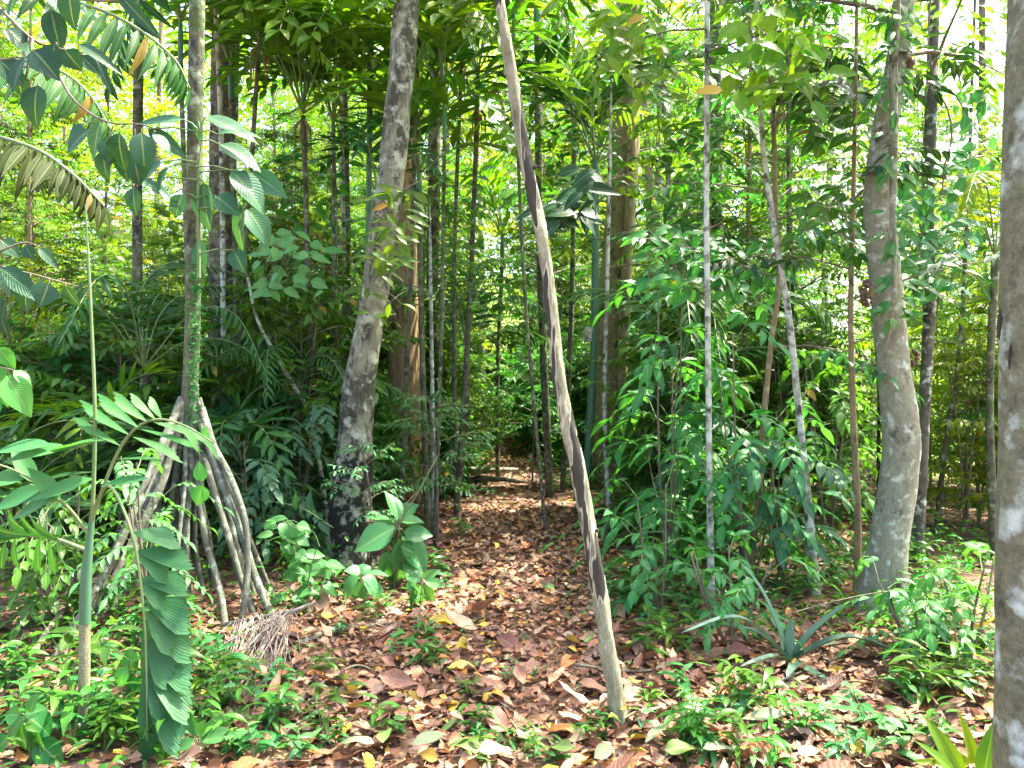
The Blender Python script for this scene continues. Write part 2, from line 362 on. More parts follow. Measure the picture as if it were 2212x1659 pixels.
M['root'] = bark_mat('stilt_root_bark', (.095, .096, .08), (.18, .182, .155), lichen=(.32, .345, .32), la=.3, dark=(.05, .045, .04), da=.24, ls=16)
M['bamboo'] = plain_mat('crownshaft_green', (.05, .13, .07), (.08, .19, .1), sc=6, zs=.1, rough=.4)
M['ringstem'] = bark_mat('ringed_young_stem', (.19, .18, .115), (.33, .31, .21), lichen=(.4, .42, .34), la=.22, moss=.12, da=.1, rings=22., sc=20)
M['dead'] = plain_mat('dead_frond', (.13, .11, .09), (.27, .235, .2), sc=30)
M['deadbrown'] = plain_mat('dead_brown', (.16, .09, .05), (.32, .2, .11), sc=30)
M['wood'] = bark_mat('fallen_wood', (.16, .13, .1), (.32, .28, .23), la=.15, da=.25, moss=.1)
M['fruit'] = plain_mat('brown_fruit', (.07, .045, .03), (.15, .1, .06), sc=40)
M['red'] = plain_mat('red_stalk', (.4, .06, .02), (.5, .14, .03))

def litter_mat():
    m, t, b, out = newmat('leaf_litter'); g = t.nodes.new('ShaderNodeNewGeometry'); tc = t.nodes.new('ShaderNodeTexCoord')
    r = g.outputs['Random Per Island']
    col = ramp(t, r, [(0, (0.208, 0.089, 0.053)), (.16, (0.292, 0.141, 0.081)), (.30, (0.375, 0.189, 0.111)), (.42, (0.114, 0.063, 0.046)), (.54, (0.437, 0.257, 0.158)), (.66, (0.333, 0.126, 0.058)),
                      (.75, (0.479, 0.335, 0.211)), (.82, (0.208, 0.126, 0.094)), (.89, (0.500, 0.199, 0.053)), (.94, (0.541, 0.388, 0.046)), (.98, (0.104, 0.210, 0.046))], True)
    n = noise_(t, tc.outputs['Object'], 26, 4, .6)
    col = mixc(t, math_(t, 'MULTIPLY', ramp(t, n, [(.4, 0.), (.7, 1.)]), .45), col, (.1, .06, .04))
    sep = t.nodes.new('ShaderNodeSeparateXYZ'); t.links.new(tc.outputs['UV'], sep.inputs[0])
    ax = math_(t, 'ABSOLUTE', math_(t, 'SUBTRACT', sep.outputs[0], .5))
    col = mixc(t, math_(t, 'MULTIPLY', math_(t, 'LESS_THAN', ax, .03), .4), col, (.5, .36, .22))
    wv = math_(t, 'ABSOLUTE', math_(t, 'SINE', math_(t, 'MULTIPLY', math_(t, 'SUBTRACT', sep.outputs[1], math_(t, 'MULTIPLY', ax, .5)), 26.)))
    bp = t.nodes.new('ShaderNodeBump'); bp.inputs['Strength'].default_value = .4; bp.inputs['Distance'].default_value = .004
    t.links.new(wv, bp.inputs['Height']); t.links.new(bp.outputs[0], b.inputs['Normal'])
    t.links.new(col, b.inputs['Base Color']); b.inputs['Roughness'].default_value = .5; b.inputs['Specular IOR Level'].default_value = .4
    tr = t.nodes.new('ShaderNodeBsdfTranslucent'); t.links.new(col, tr.inputs[0])
    mx = t.nodes.new('ShaderNodeMixShader'); mx.inputs[0].default_value = .12
    t.links.new(b.outputs[0], mx.inputs[1]); t.links.new(tr.outputs[0], mx.inputs[2]); t.links.new(mx.outputs[0], out.inputs[0]); return m
M['litter'] = litter_mat()
def ground_mat():
    m, t, b, out = newmat('forest_floor'); tc = t.nodes.new('ShaderNodeTexCoord'); ob = tc.outputs['Object']
    v = t.nodes.new('ShaderNodeTexVoronoi'); v.inputs['Scale'].default_value = 9; t.links.new(ob, v.inputs['Vector'])
    s = t.nodes.new('ShaderNodeSeparateColor'); t.links.new(v.outputs['Color'], s.inputs[0])
    col = ramp(t, s.outputs[0], [(0, (.10, .06, .04)), (.35, (.17, .1, .06)), (.6, (.08, .05, .035)), (.8, (.25, .16, .1))], True)
    n = noise_(t, ob, 1.3, 5, .6); col = mixc(t, ramp(t, n, [(.4, 0.), (.65, .6)]), col, (.06, .045, .03))
    sp = t.nodes.new('ShaderNodeSeparateXYZ'); t.links.new(ob, sp.inputs[0])
    # open grass field to the right and beyond the wood
    k = math_(t, 'ADD', math_(t, 'MULTIPLY', sp.outputs[1], .10), math_(t, 'MULTIPLY', sp.outputs[0], .16))
    k = math_(t, 'ADD', k, math_(t, 'MULTIPLY', noise_(t, ob, .5, 3), .5))
    gcol = ramp(t, noise_(t, ob, 14, 5, .7), [(.35, (.12, .2, .035)), (.6, (.24, .33, .07))])
    col = mixc(t, ramp(t, math_(t, 'MULTIPLY', k, .25), [(.62, 0.), (.72, 1.)]), col, gcol)
    t.links.new(col, b.inputs['Base Color']); b.inputs['Roughness'].default_value = .9; b.inputs['Specular IOR Level'].default_value = .1
    bp = t.nodes.new('ShaderNodeBump'); bp.inputs['Strength'].default_value = .6; bp.inputs['Distance'].default_value = .03
    t.links.new(noise_(t, ob, 12, 5, .7), bp.inputs['Height']); t.links.new(bp.outputs[0], b.inputs['Normal']); return m
M['ground'] = ground_mat()

# ------------------------------------------------------------------ ground and leaf litter
xs = np.concatenate([-np.geomspace(300, 9, 26), np.linspace(-8.8, 8.8, 111), np.geomspace(9, 300, 26)])
ys = np.concatenate([[-60, -30, -12, -5], np.linspace(-2, 16, 111), np.geomspace(16.3, 700, 44)])
gx, gy = np.meshgrid(xs, ys, indexing='ij'); gv = np.stack([gx, gy, gh(gx, gy)], -1).reshape(-1, 3)
ii, jj = np.meshgrid(np.arange(len(xs)-1), np.arange(len(ys)-1), indexing='ij'); ny = len(ys)
gq = np.stack([ii*ny+jj, (ii+1)*ny+jj, (ii+1)*ny+jj+1, ii*ny+jj+1], -1).reshape(-1, 4)
mb = MB(); mb.add(gv, gq, gv[:, :2]*.1); tag(mb.build('ground', M['ground']), kind='structure')

def scatter_leaves(mb, n, xr, yr, Lr, wfun=None, tp=None, tilt=.35, zr=.035, ratio=(.38, .6), droop=(-.5, .7)):
    x = U(*xr, n); y = U(*yr, n)
    if wfun is not None:
        k = U(0, 1, n) < wfun(x, y); x, y = x[k], y[k]; n = len(x)
    az = U(0, 6.28, n); P = np.stack([x, y, gh(x, y)+U(.004, zr, n)], -1)
    D = np.stack([np.cos(az), np.sin(az), rng.normal(0, tilt*.6, n)], -1)
    Up = np.stack([rng.normal(0, tilt, n), rng.normal(0, tilt, n), np.ones(n)], -1)
    L = U(*Lr, n)*np.exp(rng.normal(0, .22, n))
    place(mb, tp or tpl('ovate', 4, .3), P, D, Up, L, L*U(*ratio, n), U(*droop, n), 0, .25)
def onpath(x, y): return np.clip(path_in(x, y, .5)+.15*vnoise(x*1.5, y*1.5), .16, 1)
mb = MB()
scatter_leaves(mb, 11000, (-3, 3.2), (2.4, 5.2), (.04, .10), lambda x, y: np.clip(onpath(x, y)+.3, 0, 1))
fx, fy = at(1340, 1560, ground_y(1560))[:2]
scatter_leaves(mb, 60, (fx-.16, fx+.16), (fy-.14, fy+.12), (.05, .11), None, None, .5, .085)
scatter_leaves(mb, 260, (-1.6, 2.6), (2.4, 5.0), (.12, .17), None, tpl('obov', 5, .35, 2), .45, .06)
scatter_leaves(mb, 14000, (-4, 4.5), (5.2, 9), (.05, .105), onpath)
scatter_leaves(mb, 14000, (-6, 6.5), (9, 20), (.06, .13), lambda x, y: onpath(x, y)*np.where(y > 14, .7, 1))
scatter_leaves(mb, 9000, (-2.6, 3.), (2.4, 6), (.012, .04), onpath, tpl('obov', 2, .3), .4, .03)
tag(mb.build('leaf_litter', M['litter']), kind='stuff')
mb = MB()
for k in range(260):
    y = U(2.6, 8); x = U(-.75, .75)*y*.9; a = U(0, 6.28); l = U(.06, .3); d = np.array([math.cos(a), math.sin(a), U(-.08, .15)]); p = np.array([x, y, gz(x, y)+U(.015, .045)])
    tube(mb, [p-d*l*.5, p+np.array([U(-.02, .02), U(-.02, .02), .008]), p+d*l*.5], [.0028, .0024, .0012], 4)
tag(mb.build('twig_litter', M['deadbrown']), kind='stuff')

# ------------------------------------------------------------------ big trunks
def pxpath(pts, Y, n, Hextra=None, Ylist=None):
    """(u, v, width) from the base up to the frame's top; carried on up to height Hextra"""
    ys_ = Ylist if Ylist is not None else [Y]*len(pts)
    P = [at(u, v, yy) for (u, v, _), yy in zip(pts, ys_)]; Rr = [wd*.5*yy/F for (_, _, wd), yy in zip(pts, ys_)]
    if Hextra:
        d = nrm(P[-1]-P[-2]+np.array([0, 0, .35*np.linalg.norm(P[-1]-P[-2])]))
        s = (Hextra-P[-1][2])/d[2]
        P += [P[-1]+d*s*.5, P[-1]+d*s]; Rr += [Rr[-1]*.8, Rr[-1]*.35]
    return P, Rr
def tree(name, label, cat, pts, mat, Y=None, sides=14, H=None, flare=1.25, rough=.06, crown_kw=None, leafmat=None, n=60, group=None, base=None, Ylist=None):
    u, v, wd = pts[0]; Y = Y or ground_y(v)
    P, Rr = pxpath(pts, Y, n, H, Ylist)
    b = np.array([P[0][0], P[0][1], gz(P[0][0], P[0][1])]); P[0] = b-np.array([0, 0, .08])
    t = thing(name, label, cat, b, group)
    C = spline(P, n); Rn = np.interp(np.linspace(0, 1, n), np.linspace(0, 1, len(Rr)), Rr)
    hgt = C[:, 2]-b[2]; Rn = Rn*(1+(flare-1)*np.exp(-np.clip(hgt, 0, 9)/(.25+Rr[0]*1.2)))
    mb = MB(); tube(mb, C, Rn, sides, 0, rough, 3.); mb.build('trunk', M[mat], t)
    if crown_kw:
        mb = MB(); i0 = int(n*crown_kw.get('t0', .6)); kw = {k: v_ for k, v_ in crown_kw.items() if k != 't0'}
        crown(mb, C[i0], C[-1], **kw); mb.build('crown', [M[leafmat or 'leaf_mid'], M['twig']], t)
    return t, C, Rn
BIG = dict(t0=.62, nbr=15, blen=3.0, leafL=.16, leafW=.065, tp=tpl('ovate', 2, .2), nspray=10, nleaf=9, br=.018, shape=1, slen=.6)

# T1: pale buttressed trunk with a blackened base
T1, C1, R1 = tree('forest_tree', 'thick pale mottled trunk blackened at its base, leaning over the left edge of the path', 'tree',
    [(752, 1240, 88), (761, 1050, 76), (775, 850, 66), (801, 690, 60), (829, 480, 58), (850, 330, 56), (865, 170, 56), (880, -20, 54)], 'bark_pale', 6.1, 26, 12, 1.5, .10,
    dict(BIG, t0=.68, nbr=7), n=110)
B1, _, _ = tree('forest_tree', 'reddish brown fibrous trunk standing right behind the pale blackened trunk', 'tree',
    [(872, 1060, 90), (872, 900, 76), (872, 700, 70), (866, 500, 62), (872, 300, 46), (885, 60, 40)], 'bark_brown', 9.5, 20, 12, 1.3, .1, dict(BIG, t0=.72, nbr=5), 'leaf_yel', n=90)
D1, _, _ = tree('forest_tree', 'broad grey brown trunk with pale blotches rising behind the stilt rooted palm', 'tree',
    [(497, 1040, 66), (484, 800, 54), (478, 500, 52), (484, 250, 56), (492, -20, 60)], 'bark_grey', 9.0, 18, 12, 1.2, .06, dict(BIG, t0=.7, nbr=6), n=80)
I1, _, _ = tree('forest_tree', 'wide brown trunk right of the far end of the path', 'tree',
    [(1312, 1045, 104), (1313, 960, 82), (1314, 880, 74), (1318, 760, 70), (1330, 600, 70), (1342, 450, 66), (1352, 250, 60), (1356, 0, 52)], 'bark_tan', 11.5, 18, 13, 1.3, .06, dict(BIG, t0=.6, nbr=8), 'leaf_mid', n=80)
tree('forest_tree', 'slim tan trunk between the brown trunk and the leaning pole, leaves at its top', 'tree',
    [(1345, 985, 30), (1345, 800, 22), (1352, 600, 22), (1362, 420, 22), (1368, 200, 18)], 'bark_tan', 11.2, 10, 9, 1.1, .05, None, n=50)
T2, C2, R2 = tree('forest_tree', 'twisted grey tree with white lichen, swelling in its trunk and a brown fruit cluster', 'tree',
    [(1898, 1335, 92), (1920, 1180, 76), (1940, 1040, 74), (1946, 930, 76), (1930, 800, 66), (1920, 680, 68), (1908, 560, 68), (1897, 430, 60), (1908, 300, 50), (1932, 170, 48), (1948, 60, 44), (1956, -30, 40)],
    'bark_right', 4.95, 22, 9, 1.2, .06, dict(BIG, t0=.66, blen=2.6, nbr=13), n=110)
Q1, _, _ = tree('forest_tree', 'thick close trunk with white lichen patches along the right edge of the photo', 'tree',
    [(2264, 1900, 192), (2258, 1400, 180), (2257, 1000, 176), (2259, 620, 174), (2266, 300, 170), (2276, -20, 170)], 'bark_near', 2.25, 32, 8, 1.15, .03, dict(BIG, t0=.6, nbr=6, blen=2.6), n=120)
slit_mat = plain_mat('bark_slit', (.02, .014, .012), (.04, .025, .02))
for u, v, wd, ln in ((2195, 480, 9, 190), (2160, 700, 10, 70), (2166, 770, 7, 60)):   # dark slits in its bark
    mb = MB(); p = at(u, v, 2.25); c = at(2250, v, 2.25); rad = .5*176*2.25/F
    ox = p[0]-c[0]; yy = 2.25-math.sqrt(max(rad*rad-ox*ox, 0))
    zz = np.linspace(.5, -.5, 7)*ln*2.25/F
    pts = np.stack([np.full(7, p[0])+.002*np.sin(zz*60), np.full(7, yy+.002), p[2]+zz], -1); tube(mb, pts, np.array([.001, .004, .006, .006, .005, .004, .001])*wd/9, 8)
    mb.build('bark_slit', slit_mat, Q1)

# fruit / gall lumps on the twisted tree
def lumps(parent, name, u, v, Y, rx, rz, n, r, mat):
    mb = MB(); c = at(u, v, Y)
    for k in range(n):
        q = nrm(rng.normal(0, 1, 3))*U(.5, 1)**.5; p = c+q*np.array([rx, rx*.8, rz]); th = np.linspace(0, math.pi, 6)
        a = nrm(rng.normal(0, 1, 3)); rr = r*U(.7, 1.2)
        tube(mb, p[None]-a[None]*np.cos(th)[:, None]*rr, np.maximum(np.sin(th)*rr, rr*.03), 8)
    return mb.build(name, M[mat], parent)
lumps(T2, 'fruit_cluster', 1872, 635, 4.82, .045, .085, 60, .014, 'fruit')
lumps(T2, 'burl', 1962, 135, 4.9, .03, .03, 14, .02, 'fruit')
lumps(T2, 'fruit_cluster', 1975, 775, 4.93, .03, .06, 24, .013, 'fruit')

P_ = spline([at(u, v, 4.72) for u, v in ((1938, 760), (1932, 640), (1929, 480), (1931, 300), (1930, 150), (1938, -20), (1946, -300))], 60)
P_[:10, 1] += np.linspace(.16, 0, 10)
t = thing('woody_climber', 'thin smooth stem running up the front of the twisted grey tree', 'climber', at(1938, 760, 4.88))
mb = MB(); tube(mb, P_, lin([.008, .016, .024, .025, .024], 60), 10, 0, .04); mb.build('stem', M['bark_right'], t)
mb = MB(); lv = LV()
for k in range(120):
    i = int(U(6, 52)); a = U(0, 6.28)
    d = nrm(np.array([math.cos(a), -abs(math.sin(a))*.6, U(-1., .3)])); lv.add(P_[i]+d*.05, d, nrm(np.array([0, -.7, .7])+rng.normal(0, .3, 3)), U(.09, .18), U(.028, .05), U(.1, .7))
lv.put(mb, tpl('lance', 4, .25), 0); mb.build('foliage', [M['leaf_emer'], M['twig']], t)

# leaning pole
pole = [(1340, 1560, 40), (1330, 1500, 38), (1313, 1400, 36), (1296, 1290, 33), (1281, 1200, 34), (1263, 1100, 34), (1248, 1010, 33), (1223, 900, 31), (1204, 780, 28), (1193, 670, 27), (1180, 570, 27),
        (1164, 480, 27), (1141, 370, 28), (1122, 270, 27), (1101, 130, 25), (1079, 0, 20), (1066, -110, 17)]
Yp = ground_y(1560)
Pp = [at(u, v, Yp) for u, v, _ in pole]; b = np.array([Pp[0][0], Yp, gz(Pp[0][0], Yp)]); Pp[0] = b-np.array([0, 0, .06])
t = thing('leaning_pole', 'bare crooked stem with strips of bark torn off, leaning left over the path', 'dead stem', b)
C = spline(Pp, 150); mb = MB(); tube(mb, C, lin([wd*.5*Yp/F for _, _, wd in pole], 150), 20, 0, .17, 8., cap=True); mb.build('trunk', M['bark_pole'], t)
for i, a, ln in ((42, .4, .05), (95, 2.7, .04), (112, .2, .05), (128, 2.9, .04), (30, 0., .03)):
    mb = MB(); d = nrm(np.array([math.cos(a), -.4, .3])); tube(mb, [C[i]+d*.015, C[i]+d*(.02+ln*.4), C[i]+d*(.02+ln*.55)], [.012, .009, .003], 7, 0, .2, cap=True)
    mb.build('knot', M['bark_pole'], t)

# slim stems
SL = dict(nbr=9, blen=1.1, leafL=.15, leafW=.055, tp=tpl('ovate', 3, .2), nspray=5, nleaf=7, br=.008, slen=.45)
tree('sapling', 'straight thin stem coated in white lichen, right of the leaning pole', 'sapling',
     [(1537, 1312, 17), (1532, 1000, 13), (1529, 700, 13), (1526, 450, 12), (1527, 180, 12), (1528, -20, 11)], 'bark_white', 5.2, 10, 6.2, 1.2, .08, dict(SL, t0=.58, nbr=14, blen=1.3), 'leaf_mid', n=70)
tree('sapling', 'mottled straight trunk just behind the thin white lichen stem', 'tree',
     [(1552, 1080, 30), (1549, 700, 26), (1548, 450, 25), (1546, 180, 27), (1545, -20, 26)], 'bark_grey', 10., 12, 10, 1.1, .05, dict(BIG, t0=.6, nbr=9, blen=2), 'leaf_yel', n=60)
tree('sapling', 'wavy pale sapling bending right toward its foot, left of the twisted tree', 'sapling',
     [(1762, 1292, 24), (1746, 1100, 17), (1727, 900, 15), (1706, 700, 15), (1690, 600, 14), (1670, 480, 14), (1652, 350, 12), (1640, 200, 10), (1632, -20, 8)], 'bark_white', 5.3, 10, 5.5, 1.1, .08, dict(SL, t0=.45, nbr=11), 'leaf_mid', n=70)
tree('sapling', 'thin rusty brown sapling crossing behind the wavy pale sapling', 'sapling',
     [(1606, 1290, 17), (1634, 1120, 14), (1650, 900, 13), (1666, 740, 12), (1684, 600, 12), (1676, 450, 11), (1672, 300, 10)], 'bark_tan', 5.5, 9, 5.0, 1.1, .06, dict(SL, t0=.35, nbr=11, leafL=.17), 'leaf_emer', n=70)
tree('sapling', 'thin straight greenish sapling standing left of the foot of the twisted tree', 'sapling',
     [(1850, 1310, 16), (1853, 1120, 15), (1843, 900, 13), (1838, 700, 12), (1840, 560, 11), (1846, 300, 9)], 'bark_tan', 5.2, 9, 5., 1.1, .05, dict(SL, t0=.4, nbr=10, leafL=.17, leafW=.07), 'leaf_dark', n=60)
tree('sapling', 'dark mossy trunk with a white streaked edge behind the twisted tree', 'tree',
     [(1976, 1232, 27), (1990, 1010, 25), (1999, 850, 24), (2008, 650, 24), (2005, 450, 24), (2012, 220, 24), (2018, -20, 23)], 'bark_dark', 6.1, 12, 9, 1.2, .06, dict(BIG, t0=.5, blen=1.7, nbr=14, leafL=.15), 'leaf_mid', n=80)
tree('sapling', 'dark crooked slender sapling between the mossy trunk and the near trunk', 'sapling',
     [(2022, 1160, 12), (2032, 1050, 11), (2052, 900, 11), (2064, 840, 10), (2080, 650, 9), (2092, 400, 8)], 'bark_dark', 7.2, 8, 6, 1.1, .05, dict(SL, t0=.3, nbr=13), 'leaf_yel', n=50)
tree('sapling', 'straight grey slim trunk right of the reddish trunk', 'tree',
     [(931, 1000, 28), (932, 850, 24), (933, 650, 26), (938, 400, 27), (941, 180, 27), (944, -20, 25)], 'bark_grey', 10.5, 12, 11, 1.15, .05, dict(BIG, t0=.62, nbr=10, blen=2.2), n=60)
tree('sapling', 'very thin white stem before the slim grey trunk', 'sapling',
     [(938, 1150, 12), (936, 1000, 10), (934, 850, 9), (930, 600, 8)], 'bark_white', 7.8, 8, 3.4, 1.1, .05, dict(SL, t0=.5, nbr=8), 'leaf_fine', n=40)
tree('sapling', 'thin whitish stem climbing beside the broad trunk behind the stilt palm', 'sapling',
     [(488, 1040, 14), (482, 700, 11), (480, 400, 12), (474, 180, 12), (464, -20, 11)], 'bark_white', 8.2, 8, 8, 1.1, .05, dict(SL, t0=.6, nbr=8), n=50)
tree('sapling', 'slender grey stem slanting down left of the blackened trunk', 'sapling',
     [(718, 1010, 11), (675, 920, 10), (632, 830, 10), (560, 700, 8), (535, 600, 6)], 'bark_white', 7., 8, None, 1.1, .06, None, n=40)
tree('sapling', 'thin grey leaning stem with a small fork at the brown trunk', 'sapling',
     [(1318, 1140, 13), (1310, 1000, 11), (1306, 850, 10), (1312, 600, 9), (1316, 420, 8)], 'bark_white', 8., 8, 5, 1.1, .06, dict(SL, t0=.5, nbr=9), 'leaf_fine', n=50)
for k, (u, v0, wd, Y, top, lab) in enumerate([(8, 880, 16, 13, 0, 'grey trunk at the left edge behind hanging leaves'), (735, 980, 14, 10, 200, 'thin bare trunk just left of the mottled pale one'),
        (1393, 940, 20, 16, 0, 'dark slim trunk far behind right of the brown trunk'),
        (1440, 960, 14, 14, 100, 'slim shaded trunk behind the emerald shrubs'), (1048, 905, 14, 17, 250, 'thin trunk left of the far end of the path'), (345, 930, 12, 15, 0, 'trunk behind the fronds left of the stilt palm'), (2125, 1010, 18, 12, 0, 'slim trunk behind yellow green leaves beside the near trunk'), (1790, 1010, 16, 14, 200, 'thin trunk at the edge of the bright grass field')]):
    tree('sapling', lab, 'tree', [(u, v0+30, wd*1.1), (u+U(-8, 8), v0-150, wd), (u+U(-14, 14), (v0+top)/2, wd*.9), (u+U(-20, 20), top, wd*.75)], ['bark_grey', 'bark_white', 'bark_tan'][k % 3], Y, 9, 9+Y*.2, 1.15, .05,
         dict(SL, t0=.4, nbr=12, blen=1.6, leafL=.17, leafW=.06, tp=tpl('ovate', 2, .2), br=.015), ['leaf_mid', 'leaf_yel', 'leaf_mid'][k % 3], n=40)

# ------------------------------------------------------------------ stilt-rooted palm with its climber
Ys = 5.0; apex = at(408, 905, Ys)
g0 = np.array([apex[0], Ys, gz(apex[0], Ys)])
t = thing('stilt_palm', 'tall palm on a cone of leaning grey stilt roots, left of the path', 'palm', g0)
SP = [at(405, 960, Ys), at(410, 850, Ys), at(416, 700, Ys), at(420, 500, Ys), at(422, 250, Ys), at(426, 0, Ys), at(428, -400, Ys), at(430, -900, Ys)]
mb = MB(); C = spline(SP, 90); tube(mb, C, lin([.05, .05, .048, .049, .049, .05, .05, .048], 90), 16, 0, .03, 4.); mb.build('trunk', M['bark_palm'], t)
roots = [([(386, 890), (325, 1030), (260, 1170), (200, 1310), (140, 1430), (85, 1530)], 3.75, 22), ([(392, 900), (345, 1055), (280, 1190), (225, 1315), (165, 1430), (125, 1520)], 4.1, 20),
         ([(398, 880), (375, 960), (330, 1060), (290, 1160), (262, 1250), (240, 1330)], 4.9, 18), ([(420, 829), (415, 980), (405, 1105), (400, 1220), (398, 1340)], 4.85, 20),
         ([(432, 900), (448, 955), (480, 1045), (520, 1150), (550, 1245), (585, 1330), (608, 1385)], 4.5, 19), ([(435, 890), (460, 960), (497, 1020), (528, 1085), (534, 1140), (520, 1190)], 4.55, 17),
         ([(428, 950), (450, 1020), (472, 1095), (493, 1160), (520, 1255), (545, 1330), (566, 1378)], 4.62, 17), ([(425, 980), (435, 1095), (445, 1170), (470, 1255), (483, 1330), (489, 1395)], 4.4, 17),
         ([(440, 930), (465, 1030), (495, 1130), (530, 1240), (556, 1320)], 5.2, 15), ([(400, 930), (385, 1050), (360, 1180), (330, 1290)], 5.5, 16), ([(415, 930), (432, 1060), (450, 1200), (455, 1300)], 5.5, 15),
         ([(405, 930), (395, 1060), (350, 1200), (318, 1310)], 5.2, 16), ([(395, 920), (360, 1040), (310, 1140), (262, 1240), (225, 1310)], 5.3, 17), ([(380, 940), (350, 1010), (318, 1060)], 4.9, 14),
         ([(395, 860), (350, 960), (300, 1080), (250, 1200), (190, 1320), (120, 1450), (60, 1550)], 3.7, 18), ([(400, 870), (360, 1000), (320, 1120), (280, 1240), (235, 1350), (200, 1420)], 4.5, 18), ([(428, 860), (455, 960), (482, 1060), (506, 1160), (528, 1250), (550, 1330)], 4.9, 16), ([(436, 880), (470, 985), (505, 1080), (545, 1180), (580, 1270), (600, 1320)], 5.1, 15), ([(425, 900), (452, 985), (475, 1060), (503, 1170), (515, 1225), (540, 1290)], 5.1, 14)]
for k in range(9):          # thinner roots inside the cone
    s = U(-1, 1); roots.append(([(408+s*14, U(860, 930)), (408+s*60, 1050), (408+s*105+U(-8, 8), 1180), (408+s*150+U(-10, 10), 1320)], U(4.6, 5.5), U(11, 15)))
for pts, Ye, wd in roots:
    k = len(pts); Yl = np.linspace(Ys-.02, Ye, k); P = np.array([at(u, v, yy) for (u, v), yy in zip(pts, Yl)])
    zg = gz(P[-1][0], P[-1][1])
    P[:, 2] += (zg-.06-P[-1][2])*np.linspace(0, 1, k)**3
    mb = MB(); tube(mb, spline(P, 40), lin([wd*.5*Ys/F, wd*.40*Ys/F, wd*.39*Ys/F, wd*.42*Ys/F], 40), 10, 0, .10, 6.); mb.build('stilt_root', M['root'], t)
top = C[-1]
frond_dirs = []
for k in range(9):
    a = k*2.4+.3; d = np.array([math.cos(a), math.sin(a), 0]); mb = MB()
    frond(mb, [top, top+d*.7+Zup*.8, top+d*1.6+Zup*.9, top+d*2.5+Zup*.2], 24, .55, .05, tpl('lance', 3, .3), r0=.02); mb.build('frond', [M['palm'], M['greenstem']], t)
# ivy on its stem
mb = MB(); lv = LV()
for k in range(420):
    z = U(0, 1)**1.0; p = at(418-8*z+(U(-.2, 1))*18, 560+440*z, Ys-.05); p[1] = Ys-.05+U(-.015, .02); lv.add(p, [U(-1, 1), -.4, U(-1, .5)], [U(-.3, .3), -1, .4], U(.02, .045), U(.015, .03), .3)
lv.put(mb, tpl('heart', 2, .15)); tag(mb.build('ivy', M['leaf_emer']), 'small leaved climber covering the stem of the stilt palm', 'climber')

def px_leaves(mb, L, Y, tp, dY=.12, up=(0, -.75, .65), droop=.3, mi=0, jit=.25, wave=.0):
    P, D, Ups, Ls, Ws, Dr = [], [], [], [], [], []
    for (u0, v0, u1, v1, wd) in L:
        yy = Y+U(-dY, dY); p = at(u0, v0, yy); q = at(u1, v1, yy+U(-1, 1)*.25*np.hypot(u1-u0, v1-v0)*Y/F)
        P.append(p); D.append(q-p); Ls.append(np.linalg.norm(q-p)*1.03); Ws.append(wd*1.28*Y/F); Ups.append(np.array(up)+rng.normal(0, jit, 3)); Dr.append(droop*U(.2, 1.3))
    D = np.array(D); Dr = np.array(Dr); D = nrm(D)+np.array([0, 0, 1])*(Dr*.35)[:, None]
    place(mb, tp, P, D, Ups, Ls, Ws, Dr, mi, wave)
def leafy(name, label, cat, leaves, stems, Y, tp, mats, r=.006, **kw):
    """plant described by its own leaves (base and tip) and the stems that carry them"""
    pts0 = at(*stems[0][0], Y); pts0 = np.array([pts0[0], pts0[1], max(gz(pts0[0], pts0[1]), 0) if kw.pop('ground', False) else pts0[2]])
    t = thing(name, label, cat, pts0); mb = MB()
    for s in stems:
        P = np.array([at(*q, Y) for q in s]); P[:, 1] += np.linspace(0, U(-.08, .08), len(P)); tube(mb, spline(P, 14), lin([r, r*.5], 14), 6)
    mb.build('stem', mats[1], t); mb = MB(); px_leaves(mb, leaves, Y, tp, **kw)
    st = [np.array(s) for s in stems]
    for (u0, v0, u1, v1, wd) in leaves:          # petiole back to the nearest stem
        best = min((np.hypot(q[0]-u0, q[1]-v0), tuple(q)) for s in st for q in spline(np.c_[s, np.zeros(len(s))], 20)[:, :2])[1]
        if np.hypot(best[0]-u0, best[1]-v0) < 220: tube(mb, [at(*best, Y), at((best[0]+u0)/2, (best[1]+v0)/2-6, Y), at(u0, v0, Y)], [r*.45, r*.4, r*.35], 5, 1)
    mb.build('foliage', [mats[0], mats[1]], t); return t
OV = tpl('ovate', 8, .22, 2); LA = tpl('lance', 8, .25, 2); OB = tpl('obov', 8, .22, 2)
leafy('climbing_philodendron', 'big leaved climber clinging halfway up the stem of the stilt palm', 'climber',
    [(395, 258, 290, 266, 34), (445, 252, 556, 303, 44), (428, 262, 417, 312, 30), (475, 312, 562, 362, 48), (500, 368, 575, 455, 62), (545, 372, 616, 426, 44), (440, 395, 442, 496, 58), (527, 445, 498, 548, 44),
     (532, 452, 584, 526, 50), (466, 424, 512, 462, 44), (426, 515, 434, 594, 36), (320, 278, 396, 342, 30), (300, 388, 372, 430, 26), (505, 540, 524, 588, 36), (395, 420, 375, 470, 34), (350, 350, 300, 395, 40), (365, 360, 330, 420, 38), (470, 290, 560, 282, 36)],
    [[(430, 600), (427, 480), (425, 380), (428, 330), (432, 285)]], 4.85, OV, (M['leaf_blue'], M['greenstem']), r=.012, droop=.45)
